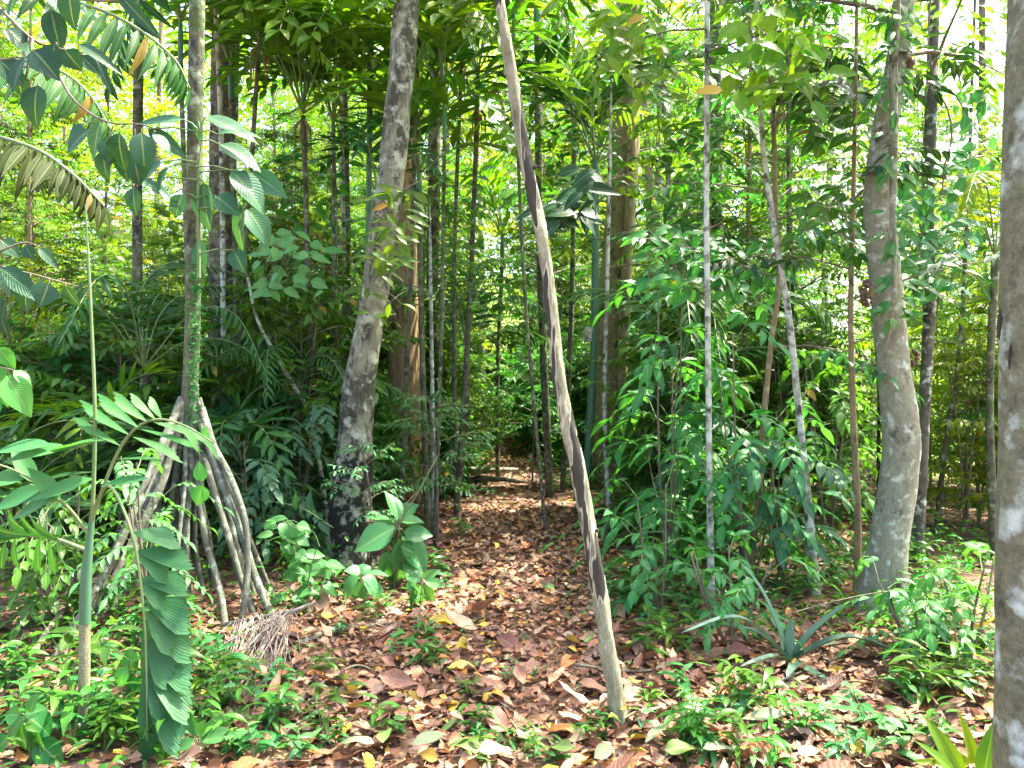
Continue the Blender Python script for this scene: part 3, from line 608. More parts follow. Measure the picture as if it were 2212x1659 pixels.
leafy('hanging_branch', 'branch of broad dark drooping leaves hanging left of the stilt palm', 'branch',
    [(192, 282, 138, 326, 56), (216, 265, 196, 345, 48), (258, 287, 255, 374, 58), (305, 287, 313, 374, 46), (226, 325, 218, 392, 40), (292, 352, 300, 400, 36), (288, 405, 288, 464, 32), (240, 300, 236, 355, 44), (330, 290, 372, 330, 30),
     (270, 320, 268, 390, 44), (180, 270, 150, 300, 30)],
    [[(120, 150), (160, 215), (215, 258), (262, 275), (310, 278), (345, 288)], [(290, 278), (292, 340), (290, 400)]], 3.4, OV, (M['leaf_dark'], M['twig']), r=.006, droop=.4)
tl = [(110, 20, 128, 116, 44), (52, 125, 18, 192, 42), (72, 108, 116, 165, 52), (82, 185, 62, 268, 54), (140, 108, 170, 152, 40), (15, 60, 60, 110, 40), (100, -30, 160, 40, 50), (30, -10, 10, 60, 44), (170, 95, 250, 150, 22), (200, 110, 232, 190, 24),
      (0, 130, 40, 180, 46), (150, -20, 150, 60, 46), (60, 90, 60, 150, 44), (10, 20, -30, 80, 46), (120, 95, 100, 170, 40), (250, -20, 326, 75, 26), (175, 120, 212, 160, 26), (40, 150, 38, 215, 44)]
leafy('hanging_branch', 'branch of broad bluish leaves filling the top left corner', 'branch', tl, [[(-90, -60), (0, 20), (70, 85), (140, 105), (190, 118)], [(70, 85), (75, 150), (85, 190)], [(-20, -60), (90, -20), (200, -10), (260, -20)]], 2.7, OV, (M['leaf_dark'], M['twig']), r=.007, droop=.45)
leafy('hanging_branch', 'low branch of heart shaped dark leaves at the left edge, mid height', 'branch',
    [(0, 518, 42, 556, 34), (0, 578, 82, 652, 40), (66, 600, 40, 678, 56), (106, 612, 86, 662, 46), (142, 618, 164, 668, 40), (54, 530, 70, 560, 26), (10, 600, 24, 640, 26), (84, 535, 122, 580, 20), (100, 600, 60, 640, 30), (0, 640, -20, 700, 40), (5, 690, 12, 730, 24)],
    [[(-60, 560), (0, 575), (60, 590), (110, 604), (150, 615)], [(-30, 560), (20, 535), (60, 525), (90, 535)]], 3.0, OV, (M['leaf_dark'], M['twig']), r=.005, droop=.3)
leafy('hanging_branch', 'few broad green leaves poking in at the left edge above the small palm', 'branch',
    [(-10, 790, 12, 880, 44), (15, 812, 58, 898, 50), (0, 860, -30, 910, 40), (30, 800, 70, 840, 26), (-5, 750, 30, 800, 30)], [[(-60, 780), (0, 795), (30, 805)]], 3.0, OV, (M['leaf_emer'], M['twig']), r=.005, droop=.3)

# dark feather fronds at the left edge
def hang_frond(name, label, cat, px, Y, n, L, W, mat, dYs=None, **kw):
    P = [at(u, v, Y+(dYs[i] if dYs else 0)) for i, (u, v) in enumerate(px)]
    t = thing(name, label, cat, P[0]); mb = MB(); frond(mb, P, n, L, W, **kw); mb.build('frond', [mat, M['greenstem']], t); return t
LF = tpl('lance', 5, .3)
hang_frond('palm_frond', 'brownish dark arching palm frond reaching in from the left edge', 'palm frond', [(-260, 300), (-80, 285), (60, 315), (150, 370), (225, 445)], 3.6, 26, .34, .05, M['palm_brown'], [.9, .5, .2, 0, -.1], tp=LF, ang=.95, vee=-.6, droop=.25, start=.05, r0=.014)
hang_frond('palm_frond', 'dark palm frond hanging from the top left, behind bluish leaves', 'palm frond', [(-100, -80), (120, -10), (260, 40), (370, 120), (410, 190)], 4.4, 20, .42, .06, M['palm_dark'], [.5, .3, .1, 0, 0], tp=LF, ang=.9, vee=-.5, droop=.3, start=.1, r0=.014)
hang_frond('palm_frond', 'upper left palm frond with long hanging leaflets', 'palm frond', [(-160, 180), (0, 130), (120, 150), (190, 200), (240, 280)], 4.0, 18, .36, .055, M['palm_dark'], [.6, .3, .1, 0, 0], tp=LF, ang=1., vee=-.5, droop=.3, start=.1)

# ------------------------------------------------------------------ young palm in the left foreground
Yf = 3.15
b = at(178, 1640, Yf); b[2] = gz(b[0], b[1])
t = thing('young_palm', 'young palm with blue green crownshaft and a drooping fishtail frond, left foreground', 'palm', b)
mb = MB(); P = [b-Zup*.05, at(181, 1600, Yf), at(182, 1480, Yf), at(183, 1345, Yf)]; tube(mb, spline(P, 30), lin([.026, .023, .022, .021], 30), 14, 0, .02); mb.build('stem', M['ringstem'], t)
mb = MB(); tube(mb, spline([at(183, 1347, Yf), at(186, 1250, Yf), at(192, 1180, Yf), at(200, 1110, Yf)], 24), lin([.023, .022, .019, .014, .010], 24), 14); mb.build('crownshaft', M['bamboo'], t)
mb = MB(); tube(mb, spline([at(199, 1130, Yf), at(205, 900, Yf), at(194, 620, Yf), at(184, 440, Yf)], 40), lin([.009, .0075, .006, .003], 40), 8); mb.build('spear_leaf', M['greenstem'], t)
FI = tpl('fish', 6, .12, 5)
def pfrond(px, dYs, n, L, W, side, angs, tp_, droop=.2, start=.25, r0=.009, mat='fish', fall=0., wave=.12, pf=None):
    P = [at(u, v, Yf+d) for (u, v), d in zip(px, dYs)]; Cc = spline(P, 30); mb = MB(); tube(mb, Cc, lin([r0, r0*.75, r0*.3], 30), 7, 1); Tt = nrm(np.gradient(Cc, axis=0)); lv = LV()
    sv = nrm(np.array(side, float))
    for sg, ang in ((1, angs[0]), (-1, angs[1])):
        if ang is None: continue
        for k in range(n):
            s = start+(1-start)*(k+.4+(.3 if sg < 0 else 0))/n; i = min(int(s*29), 28); tt = Tt[i]; sd2 = nrm(sv-tt*np.dot(sv, tt)); nn = np.cross(sd2, tt)
            if nn[1] > 0: nn = -nn
            e = (s-start)/(1-start); a = ang*(1-.45*e)*U(.92, 1.08); sc = (.75+.35*math.sin(math.pi*min(1, e+.15))) if pf is None else pf(e)
            lv.add(Cc[i], nrm(tt*math.cos(a)+sd2*sg*math.sin(a)+nn*U(.02, .2)+Zup*-fall), nn+rng.normal(0, .12, 3)+Zup*.2, L*sc*U(.92, 1.1), W*sc*U(.9, 1.1), droop*U(.4, 1.4))
    lv.put(mb, tp_, 0, wave); mb.build('frond', [M[mat], M['greenstem']], t)
def leaflet_frond(rachis, dYs, leaves, mat, r0=.009, tp_=None, **kw):
    P = [at(u, v, Yf+d) for (u, v), d in zip(rachis, dYs)]; mb = MB()
    px_leaves(mb, leaves, Yf+float(np.mean(dYs[1:])), tp_ or FI, **kw); fr = mb.build('frond', M[mat], t)
    mb = MB(); tube(mb, spline(P, 30), lin([r0, r0*.75, r0*.35], 30), 7); mb.build('rachis', M['greenstem'], fr)
def px_leaves(mb, L, Y, tp, dY=.12, up=(0, -.75, .65), droop=.3, mi=0, jit=.25, wave=.0):
    P, D, Ups, Ls, Ws, Dr = [], [], [], [], [], []
    for (u0, v0, u1, v1, wd) in L:
        yy = Y+U(-dY, dY); p = at(u0, v0, yy); q = at(u1, v1, yy+U(-1, 1)*.25*np.hypot(u1-u0, v1-v0)*Y/F)
        P.append(p); D.append(q-p); Ls.append(np.linalg.norm(q-p)*1.03); Ws.append(wd*1.28*Y/F); Ups.append(np.array(up)+rng.normal(0, jit, 3)); Dr.append(droop*U(.2, 1.3))
    D = np.array(D); Dr = np.array(Dr); D = nrm(D)+np.array([0, 0, 1])*(Dr*.35)[:, None]
    place(mb, tp, P, D, Ups, Ls, Ws, Dr, mi, wave)
leaflet_frond([(197, 1130), (212, 1080), (240, 1052), (285, 1151), (306, 1280), (315, 1400), (318, 1600)], [0, -.04, -.12, -.2, -.2, -.2, -.2],
    [(285, 1151, 398, 1168, 44), (292, 1192, 428, 1214, 46), (295, 1199, 372, 1246, 42), (300, 1252, 418, 1268, 50), (305, 1262, 366, 1302, 48), (310, 1297, 424, 1348, 60), (312, 1322, 386, 1400, 52), (314, 1347, 428, 1410, 58), (315, 1377, 380, 1476, 52), (315, 1402, 428, 1476, 60),
     (316, 1427, 372, 1550, 54), (316, 1452, 424, 1546, 58), (315, 1477, 366, 1652, 50), (316, 1502, 404, 1622, 54), (314, 1527, 322, 1665, 42), (316, 1550, 390, 1690, 46), (313, 1450, 330, 1580, 44), (310, 1350, 334, 1480, 40)], 'fish', .008, droop=.12, jit=.16, dY=.035, wave=.06)
leaflet_frond([(197, 1130), (228, 1040), (262, 964), (300, 920), (345, 906), (400, 920), (460, 955)], [0, 0, -.02, -.05, -.08, -.1, -.12],
    [(262, 964, 136, 899, 18), (282, 941, 160, 866, 21), (300, 924, 196, 851, 23), (318, 911, 232, 849, 23), (336, 906, 274, 850, 20), (350, 905, 318, 856, 18), (328, 911, 458, 950, 20), (303, 927, 444, 969, 18), (288, 944, 402, 994, 20), (252, 992, 362, 990, 11), (380, 912, 440, 975, 18), (420, 930, 480, 990, 14)],
    'fish', .008, tp_=tpl('fish', 6, .14, 3), droop=.18, jit=.2, dY=.05, up=(0, -.55, .8))
leaflet_frond([(194, 1160), (150, 1100), (95, 1055), (40, 1020), (-40, 990)], [0, -.06, -.1, -.1, -.05],
    [(227, 951, 85, 974, 46), (150, 968, 0, 990, 40), (110, 960, -20, 975, 44), (95, 1055, -20, 1100, 40), (120, 1075, 20, 1120, 40), (60, 1030, -40, 1040, 36), (200, 1034, 60, 1080, 38), (320, 1034, 212, 1046, 22), (130, 1080, 60, 1010, 30), (80, 1045, 20, 960, 30)],
    'fish', .008, tp_=tpl('lance', 7, .2, 2), droop=.2, jit=.2, dY=.08, up=(0, -.5, .85))
pfrond([(190, 1190), (120, 1165), (40, 1160), (-60, 1190)], [0, .25, .4, .5], 8, .26, .06, (0, -.5, .9), (.9, .9), tpl('fish', 5, .2, 2), .45, .25, mat='palm_dark', fall=.35)

# ------------------------------------------------------------------ slim palms in the middle distance
FRV = []
def make_frond_mesh(n, L, W, length, arch, tp_, **kw):
    mb = MB(); frond(mb, [(0, 0, 0), (length*.3, 0, arch*.75*length), (length*.65, 0, arch*.8*length), (length, 0, arch*.15*length)], n, L, W, tp_, **kw)
    o = mb.build('frond', [M['palm'], M['greenstem']]); me = o.data; bpy.data.objects.remove(o); return me
F1 = [make_frond_mesh(9, .46, .085, 1.3, .35+.1*k, tpl('lance', 4, .3), start=.22, ang=.95, droop=.25, r0=.008) for k in range(3)]      # broad sparse leaflets
F2 = [make_frond_mesh(20, .50, .055, 2.0, .35+.12*k, tpl('lance', 4, .3), start=.15, ang=1.05, vee=-.15, droop=.4, r0=.012) for k in range(3)]   # feather
def palm(label, crown_px, Y, meshes, nf, base_uv=None, r=.022, scale=1., mat='bark_palm', pal=None, tilt=(.0, .9), shaft=True, bract=False, group=None):
    top = at(*crown_px, Y); bx = at(base_uv[0], 829, Y)[0] if base_uv else top[0]+U(-.2, .2); b = np.array([bx, Y, gz(bx, Y)])
    t = thing('understory_palm', label, 'palm', b, group)
    if top[2]-b[2] > .5:
        Cc = spline([b-Zup*.06, b+(top-b)*.5+np.array([U(-.06, .06), 0, 0]), top], 40); mb = MB(); tube(mb, Cc, lin([r*1.25, r, r], 40), 9, 0, .04, 4.); mb.build('stem', M[mat], t)
        if shaft: mb = MB(); tube(mb, [top-Zup*.02, top+Zup*.2, top+Zup*.4], [r*1.05, r*1.15, r*.6], 9); mb.build('crownshaft', M['bamboo'], t)
        if bract:
            mb = MB()
            for k in range(7): a = U(0, 6.28); d = np.array([math.cos(a), math.sin(a), 0]); tube(mb, [top-Zup*.02, top+d*.08-Zup*.12, top+d*.1-Zup*U(.3, .5)], [.01, .012, .002], 5)
            mb.build('old_sheath', M['deadbrown'], t)
    hub = top+Zup*(.35 if shaft else .02)-b
    for k in range(nf):
        o = bpy.data.objects.new('frond', meshes[k % len(meshes)]); COL.objects.link(o); o.parent = t; o.location = hub
        if pal: 
            o.material_slots[0].link = 'OBJECT'; o.material_slots[0].material = M[pal]
        el = tilt[0]+(tilt[1]-tilt[0])*((k*.618) % 1)
        o.rotation_euler = (U(-.2, .2), -el+.2, k*2.4+U(-.3, .3)); s = scale*U(.85, 1.12); o.scale = (s, s, s)
    return t
palm('slim palm whose crown fills the gap behind the top of the stilt palm', (500, 210), 8.5, F1, 11, (505, 1000), .03, 1.25, pal='palm')
palm('slim palm with shaggy brown sheath below its crown, right of the stilt palm', (655, 250), 8., F1, 12, (668, 980), .025, 1.25, bract=True, shaft=False)
palm('slim palm crowned just left of the mottled pale trunk', (745, 165), 9.5, F1, 11, (742, 1000), .03, 1.3)
palm('green stemmed palm directly beside the pale trunk on its left', (800, 120), 8., F1, 10, (798, 1000), .032, 1.2, mat='bamboo')
palm('slim palm with a tuft of bracts, first right of the pale trunk', (997, 130), 9., F1, 13, (985, 1010), .024, 1.3, bract=True)
palm('slim palm carrying an old orange frond, behind the leaning pole top', (1032, 225), 8.5, F1, 11, (985, 1020), .028, 1.15, bract=True)
palm('slim green crownshaft palm right of the leaning pole', (1287, 420), 8.6, F1, 9, (1262, 1000), .042, 1.3, mat='bamboo', pal='palm_dark')
palm('tall feather palm arching over the path at the top', (1160, 60), 10., F2, 11, (1188, 950), .045, 1.2, pal='leaf_yel')
palm('feather palm with its crown at the top behind bluish leaves on the left', (300, 60), 8., F2, 10, (310, 1050), .05, 1.05, pal='palm_dark')
palm('short palm with spreading fronds before the reddish trunk', (905, 450), 7.6, F1, 10, (925, 1050), .028, 1., pal='palm')
palm('feathery grey green palm hanging over the pale trunk', (815, 420), 7.2, F1, 6, (700, 1100), .02, .7, pal='palm_dark', shaft=False)
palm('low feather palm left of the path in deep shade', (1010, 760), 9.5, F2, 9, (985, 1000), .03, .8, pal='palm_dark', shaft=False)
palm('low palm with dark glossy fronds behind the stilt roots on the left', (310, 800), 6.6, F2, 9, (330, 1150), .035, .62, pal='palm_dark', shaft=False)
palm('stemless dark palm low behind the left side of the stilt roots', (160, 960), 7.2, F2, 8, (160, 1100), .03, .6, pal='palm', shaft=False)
palm('stemless feather palm right of the brown trunk behind emerald shrubs', (1480, 830), 8., F2, 9, (1480, 1100), .03, .9, pal='palm_dark', shaft=False)
palm('stemless palm right of the stilt palm with wide pale leaflets', (640, 880), 7.4, F2, 8, (640, 1100), .03, .6, pal='palm_dark', shaft=False)
palm('palm with drooping fronds high right of the leaning pole', (1240, 330), 10.5, F2, 9, (1215, 970), .035, .8, pal='palm')
palm('stemless young palm with wide straps at the left edge behind the young palm', (30, 1180), 5.2, F1, 9, (30, 1300), .02, .85, pal='palm_dark', shaft=False)
palm('young palm with dark straps between the left edge and the stilt roots', (170, 1110), 5.9, F1, 9, (170, 1260), .02, .8, pal='palm_dark', shaft=False)
palm('low fan of straps at the left of the stilt root cone in the back', (250, 1010), 6.4, F1, 9, (250, 1200), .02, .8, pal='palm', shaft=False)
palm('low strap leaved palm right behind the stilt root cone', (520, 1010), 6.6, F1, 9, (520, 1200), .02, .7, pal='palm_dark', shaft=False)
palm('small palm in the yellow green thicket right of the mossy trunk', (2150, 560), 6.2, F2, 8, (2150, 1150), .03, .6, pal='leaf_yel', shaft=False)
palm('palm with fans of leaflets at mid height before the far wood', (1085, 560), 11.5, F1, 10, (1075, 950), .03, 1.2)
palm('dark low palm between the brown trunk and the thin white lichen stem', (1480, 640), 9., F2, 9, (1490, 1000), .03, .7, pal='palm_dark', shaft=False)
palm('slim palm with dense fan of straps left of the stilt palm stem at the top', (390, 130), 7, F1, 11, (408, 1050), .022, 1.2, pal='palm')
palm('slim palm behind the upper right of the stilt palm stem', (560, 90), 7.5, F1, 12, (502, 1050), .022, 1.2, pal='palm', bract=True, shaft=False)
palm('slim palm whose leaflets cross the top of the pale mottled trunk', (905, 40), 7.6, F1, 11, (862, 1100), .022, 1.25, pal='palm')
palm('slim palm with lit fronds crowning the top just right of the pole', (1110, 90), 7.4, F1, 11, (1180, 1090), .016, 1.2, pal='leaf_yel')
palm('short palm with strap leaflets at mid height left of the pale trunk', (720, 330), 8, F1, 10, (735, 1080), .018, 1.15, pal='palm')
palm('slim palm with hanging straps between the pale trunk and the pole', (960, 300), 7.2, F1, 11, (938, 1100), .018, 1.1, pal='palm')
for px, Y, lab in (([(560, -140), (600, -30), (665, 80), (745, 165)], 6.8, 'green frond hanging into the top between the stilt palm and the mottled trunk'), ([(720, -110), (645, 0), (575, 75), (515, 160)], 7.2, 'frond sweeping down leftward to the right of the stilt palm top'),
        ([(950, -140), (1000, -30), (1055, 50), (1125, 110)], 6.6, 'bright frond hanging across the top of the leaning pole'), ([(1065, -120), (985, -20), (925, 70), (890, 160)], 7.0, 'frond sweeping down leftward over the top of the mottled trunk'),
        ([(1130, -120), (1200, 0), (1262, 110), (1300, 220)], 7.4, 'long frond drooping right of the top of the pole'), ([(1330, -130), (1240, -20), (1180, 70), (1150, 190)], 8., 'frond drooping behind the right side of the pole top'),
        ([(330, -120), (300, 0), (265, 90), (235, 190)], 6.2, 'dark frond drooping left of the stilt palm top'), ([(820, -120), (770, 10), (740, 110), (725, 220)], 7.8, 'frond hanging straight down left of the mottled trunk top'),
        ([(480, -90), (560, 60), (640, 140), (720, 260)], 8.4, 'long frond slanting from the stilt palm stem toward the mottled trunk'), ([(1420, -120), (1400, 20), (1440, 120), (1490, 190)], 7.6, 'frond hanging left of the white lichen stem top')):
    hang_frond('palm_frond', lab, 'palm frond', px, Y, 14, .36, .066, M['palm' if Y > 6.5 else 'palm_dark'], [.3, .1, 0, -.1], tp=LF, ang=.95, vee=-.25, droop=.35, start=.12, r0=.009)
t = hang_frond('palm_frond', 'withered orange palm frond hanging behind the top of the pole', 'palm frond', [(1030, 250), (1060, 200), (1080, 225), (1092, 300)], 8.3, 12, .30, .035, M['palm_old'], tp=LF, ang=.9, droop=.4, r0=.008)
mb = MB(); tube(mb, spline([at(u, v, 8.58) for u, v in ((1272, 706), (1271, 725), (1270, 738))], 6), [.046]*6, 10); tag(mb.build('pale_band', M['bark_white']), 'pale ring band on the green palm stem right of the pole', 'band')
mb = MB()
for u, v in ((938, 500), (942, 512), (930, 515), (903, 640), (905, 655), (898, 648), (1066, 385), (1070, 400)):
    for k in range(5): p = at(u+U(-4, 4), v+U(-6, 6), 7.7); tube(mb, [p, p+np.array([U(-.05, .05), -.02, -.1]), p+np.array([U(-.08, .08), -.03, -.18])], [.006, .009, .003], 5)

# ------------------------------------------------------------------ near plants right of the path
def pinnate_shrub(name, label, cat, u, vb, H, Y, nst, nfr, LL, WL, mat, lean=.5, tp_=LA, flen=(.35, .6), npair=4, group=None, loc=None):
    bx = at(u, vb, Y)[0] if loc is None else loc[0]; b = np.array([bx, Y, gz(bx, Y)])
    t = thing(name, label, cat, b, group); ms = MB(); mf = MB()
    for s in range(nst):
        a = U(0, 6.28); h = H*U(.6, 1.05); l = lean*U(.3, 1)
        tipp = b+np.array([math.cos(a)*l*.6, math.sin(a)*l*.4, h]); Cs = spline([b-Zup*.04, b*.6+tipp*.4+np.array([math.cos(a)*.05, 0, h*.08]), tipp], 24)
        tube(ms, Cs, lin([.011, .008, .004], 24), 6, 0, .05)
        for k in range(nfr):
            q = Cs[min(23, int(24*(.18+.82*(k+U(.2, .9))/nfr)))]; az = k*2.4+U(-.5, .5)+s; ln = U(*flen)
            d = np.array([math.cos(az), math.sin(az), 0]); up = U(-.05, .45)
            frond(mf, [q, q+d*ln*.45+Zup*ln*up, q+d*ln+Zup*ln*(up*.8-.3)], npair, LL*U(.8, 1.15), WL, tp_, start=.3, ang=.9, vee=.05, droop=.45, r0=.003)
            lv = LV(); lv.add(q+d*ln+Zup*ln*(up*.8-.3), d-Zup*.5, Zup+rng.normal(0, .2, 3), LL, WL, .4); lv.put(mf, tp_)
    ms.build('stem', M['twig'], t); mf.build('foliage', [M[mat], M['greenstem']], t); return t
L5 = tpl('lance', 5, .22)
pinnate_shrub('compound_shrub', 'tall emerald shrub with drooping compound leaves left of the white lichen stem', 'shrub', 1440, 1230, 2.15, 5.9, 4, 6, .24, .068, 'leaf_emer', tp_=L5)
pinnate_shrub('compound_shrub', 'dense emerald shrub between the white lichen stem and the wavy sapling', 'shrub', 1625, 1260, 1.75, 5.4, 4, 6, .21, .062, 'leaf_emer', tp_=L5)
pinnate_shrub('compound_shrub', 'bluish leafy shrub at the foot of the wavy pale sapling', 'shrub', 1690, 1230, 1.1, 5.6, 4, 7, .19, .07, 'leaf_blue', tp_=L5)
pinnate_shrub('compound_shrub', 'low leafy shrub beside the path by the lower half of the pole', 'shrub', 1425, 1290, .85, 5.0, 4, 6, .13, .05, 'leaf_emer', tp_=L5)
pinnate_shrub('compound_shrub', 'taller dark shrub behind the white lichen stem', 'shrub', 1510, 1150, 2.6, 7.0, 4, 7, .26, .078, 'leaf_blue', tp_=L5)
pinnate_shrub('compound_shrub', 'shaded shrub left of the twisted tree under the thin saplings', 'shrub', 1790, 1200, 1.6, 6.8, 4, 9, .17, .065, 'leaf_mid', tp_=L5)
pinnate_shrub('compound_shrub', 'leafy seedling before the foot of the twisted tree', 'shrub', 1985, 1400, .42, 4.15, 3, 6, .085, .042, 'leaf_lush', tp_=tpl('ovate', 5, .2), flen=(.2, .38), lean=.6)
pinnate_shrub('compound_shrub', 'leafy bush against the near right trunk', 'shrub', 2090, 1420, .5, 4.0, 4, 6, .12, .05, 'leaf_emer', tp_=L5, flen=(.25, .4), lean=.7)
pinnate_shrub('compound_shrub', 'tall sapling shrub with bright drooping leaves nearest the path right of the brown trunk', 'shrub', 1460, 1190, 1.4, 6.4, 3, 6, .24, .072, 'leaf_emer', tp_=L5)
pinnate_shrub('compound_shrub', 'small glossy plant low between the bromeliad and the white lichen stem', 'shrub', 1580, 1370, .55, 4.4, 4, 6, .11, .04, 'leaf_emer', tp_=L5, flen=(.2, .35))

pinnate_shrub('compound_shrub', 'greyish green shrub of paired leaflets between the stilt palm and the blackened trunk', 'shrub', 625, 1080, 1.25, 6.6, 5, 8, .16, .062, 'leaf_blue', tp_=tpl('ovate', 5, .2), flen=(.4, .65), npair=5)
pinnate_shrub('compound_shrub', 'greyish green shrub of paired leaflets close behind the right stilt roots', 'shrub', 545, 1120, 1.0, 6.0, 4, 7, .15, .06, 'leaf_blue', tp_=tpl('ovate', 5, .2), flen=(.4, .6), npair=5)
pinnate_shrub('compound_shrub', 'taller leafy shrub in the shade left of the blackened trunk', 'shrub', 690, 1040, 1.5, 7.6, 5, 9, .13, .048, 'leaf_mid', tp_=L5, flen=(.4, .65), npair=5)
pinnate_shrub('compound_shrub', 'leafy shrub rising between the reddish trunk and the path', 'shrub', 905, 1060, 1.4, 8.6, 4, 8, .14, .05, 'leaf_mid', tp_=L5, flen=(.35, .6), npair=5)
pinnate_shrub('compound_shrub', 'broad compound leaved shrub behind the stem of the stilt palm', 'shrub', 440, 1040, 1.7, 7.4, 5, 8, .16, .06, 'leaf_blue', tp_=L5, flen=(.4, .65), npair=4)
# bromeliad
Yb = ground_y(1432); c = at(1706, 1430, Yb); c[2] = gz(c[0], c[1])
t = thing('bromeliad', 'bluish green bromeliad with long arching strap leaves on the leaf litter', 'plant', c)
STR = tpl('strap', 12, .5, 2)
for (u1, v1, u2, v2, wd, dy) in [(1653, 1294, 1600, 1214, .030, .15), (1707, 1380, 1709, 1338, .040, -.05), (1762, 1362, 1828, 1305, .044, .0), (1835, 1378, 1982, 1432, .044, -.1), (1600, 1338, 1470, 1368, .04, -.1), (1630, 1365, 1520, 1350, .03, .2),
        (1745, 1450, 1790, 1470, .04, -.35), (1715, 1440, 1700, 1462, .04, -.4), (1670, 1420, 1600, 1440, .035, -.3), (1760, 1400, 1850, 1385, .03, .35), (1690, 1380, 1680, 1330, .03, .25)]:
    Cc = spline([c+Zup*.02, at(u1, v1, Yb+dy*.5), at(u2, v2, Yb+dy)], 14); Tt = nrm(np.gradient(Cc, axis=0)); S = nrm(np.cross(Tt, Zup)+1e-5); Nn = np.cross(S, Tt)
    wv = wd*np.array([.8, 1, 1.05, 1.05, 1, 1, .95, .9, .85, .78, .7, .6, .42, .05])*.5; xs_ = np.array([-1, -.5, 0, .5, 1])
    wv = wv*1.4; V = Cc[:, None]+S[:, None]*(wv[:, None]*xs_)[..., None]+Nn[:, None]*(wv[:, None]*(xs_**2)*.6)[..., None]
    i, j = np.meshgrid(np.arange(13), np.arange(4), indexing='ij'); Q = np.stack([i*5+j, i*5+j+1, (i+1)*5+j+1, (i+1)*5+j], -1).reshape(-1, 4)
    T = np.stack([np.broadcast_to(xs_*.5+.5, (14, 5)), np.broadcast_to(np.linspace(0, 1, 14)[:, None], (14, 5))], -1).reshape(-1, 2)
    mb = MB(); mb.add(V.reshape(-1, 3), Q, T); mb.build('leaf', M['brom'], t)

# ribbed-leaf plants left of the path
leafy('ribbed_leaf_plant', 'bright plant with big ribbed leaves left of the path', 'plant',
    [(860, 1125, 843, 1055, 40), (850, 1135, 788, 1112, 34), (852, 1140, 768, 1190, 50), (856, 1142, 800, 1180, 44), (868, 1128, 914, 1124, 30), (872, 1150, 934, 1158, 32), (868, 1160, 924, 1236, 52), (862, 1165, 880, 1240, 46),
     (856, 1205, 846, 1266, 44), (870, 1215, 914, 1258, 42), (862, 1120, 900, 1090, 34), (850, 1200, 812, 1240, 44), (866, 1180, 900, 1200, 34)],
    [[(852, 1270), (856, 1210), (862, 1140), (864, 1115)]], 5.55, tpl('lance', 9, .25, 2), (M['leaf_lush'], M['twig']), r=.009, droop=.3, ground=True, up=(.15, -.45, .95))
leafy('ribbed_leaf_plant', 'low bright broad leaved seedling at the foot of the blackened trunk', 'plant',
    [(775, 1245, 735, 1296, 46), (778, 1240, 745, 1228, 34), (782, 1248, 826, 1282, 40), (786, 1252, 842, 1312, 30), (780, 1240, 800, 1222, 30), (778, 1256, 770, 1312, 36), (790, 1240, 838, 1240, 26)],
    [[(780, 1320), (780, 1280), (779, 1245)]], 5.15, tpl('ovate', 9, .25, 2), (M['leaf_lush'], M['twig']), r=.006, droop=.4, ground=True, up=(.15, -.45, .95))
leafy('ribbed_leaf_plant', 'narrow drooping leaved seedling right of the big ribbed plant', 'plant',
    [(905, 1262, 884, 1312, 22), (908, 1264, 906, 1326, 22), (914, 1262, 934, 1306, 22), (916, 1256, 962, 1268, 18), (912, 1250, 950, 1236, 16), (902, 1256, 872, 1276, 20), (910, 1266, 922, 1322, 20), (904, 1250, 880, 1246, 16)],
    [[(908, 1325), (909, 1290), (910, 1252)]], 5.0, tpl('lance', 8, .25, 2), (M['leaf_lush'], M['twig']), r=.005, droop=.4, ground=True)
def px_cloud(n, u0, u1, v0, v1, L, W, sd=.5):
    out = []
    for k in range(n):
        u, v = U(u0, u1), U(v0, v1); a = U(-.9, 4.0); l = L*U(.7, 1.2); out.append((u, v, u+math.cos(a)*l, v+abs(math.sin(a))*l*.7, W*U(.8, 1.2)))
    return out
leafy('oval_leaf_bush', 'low bush of soft oval pale green leaves right of the stilt roots', 'shrub', px_cloud(30, 590, 690, 1120, 1200, 42, 24)+px_cloud(34, 610, 705, 1200, 1310, 42, 26),
    [[(655, 1345), (645, 1240), (620, 1130)], [(660, 1345), (670, 1250), (690, 1180)], [(655, 1345), (640, 1290), (600, 1230)], [(660, 1340), (690, 1280), (700, 1250)]], 4.9, tpl('ovate', 6, .2, 2), (M['leaf_lush'], M['greenstem']), r=.006, droop=.35, ground=True, up=(.1, -.5, .95))
leafy('compound_sprig', 'pale sprig of paired oval leaflets between stilt roots and blackened trunk', 'plant', [(570+14*k, 1085+4*k, 566+14*k, 1072-2*k if k % 2 else 1118, 20) for k in range(9)]+[(560, 1075, 545, 1095, 18), (690, 1108, 696, 1122, 14)],
    [[(720, 1140), (650, 1095), (560, 1076)]], 5.6, tpl('ovate', 6, .2, 2), (M['leaf_blue'], M['greenstem']), r=.003, droop=.2)
leafy('embossed_seedling', 'dark quilted leaved plant in the bottom left corner', 'plant',
    [(52, 1550, 0, 1606, 46), (55, 1545, 100, 1530, 34), (60, 1550, 112, 1592, 54), (62, 1560, 75, 1650, 60), (50, 1560, 30, 1640, 46), (80, 1600, 130, 1660, 50), (95, 1612, 150, 1650, 40), (40, 1545, 10, 1545, 34), (66, 1540, 70, 1500, 26), (20, 1590, -30, 1650, 50)],
    [[(72, 1700), (62, 1610), (56, 1548)], [(72, 1698), (88, 1640), (88, 1605)]], 2.95, tpl('ovate', 8, .22, 2), (M['leaf_emer'], M['greenstem']), r=.005, droop=.4, ground=True)
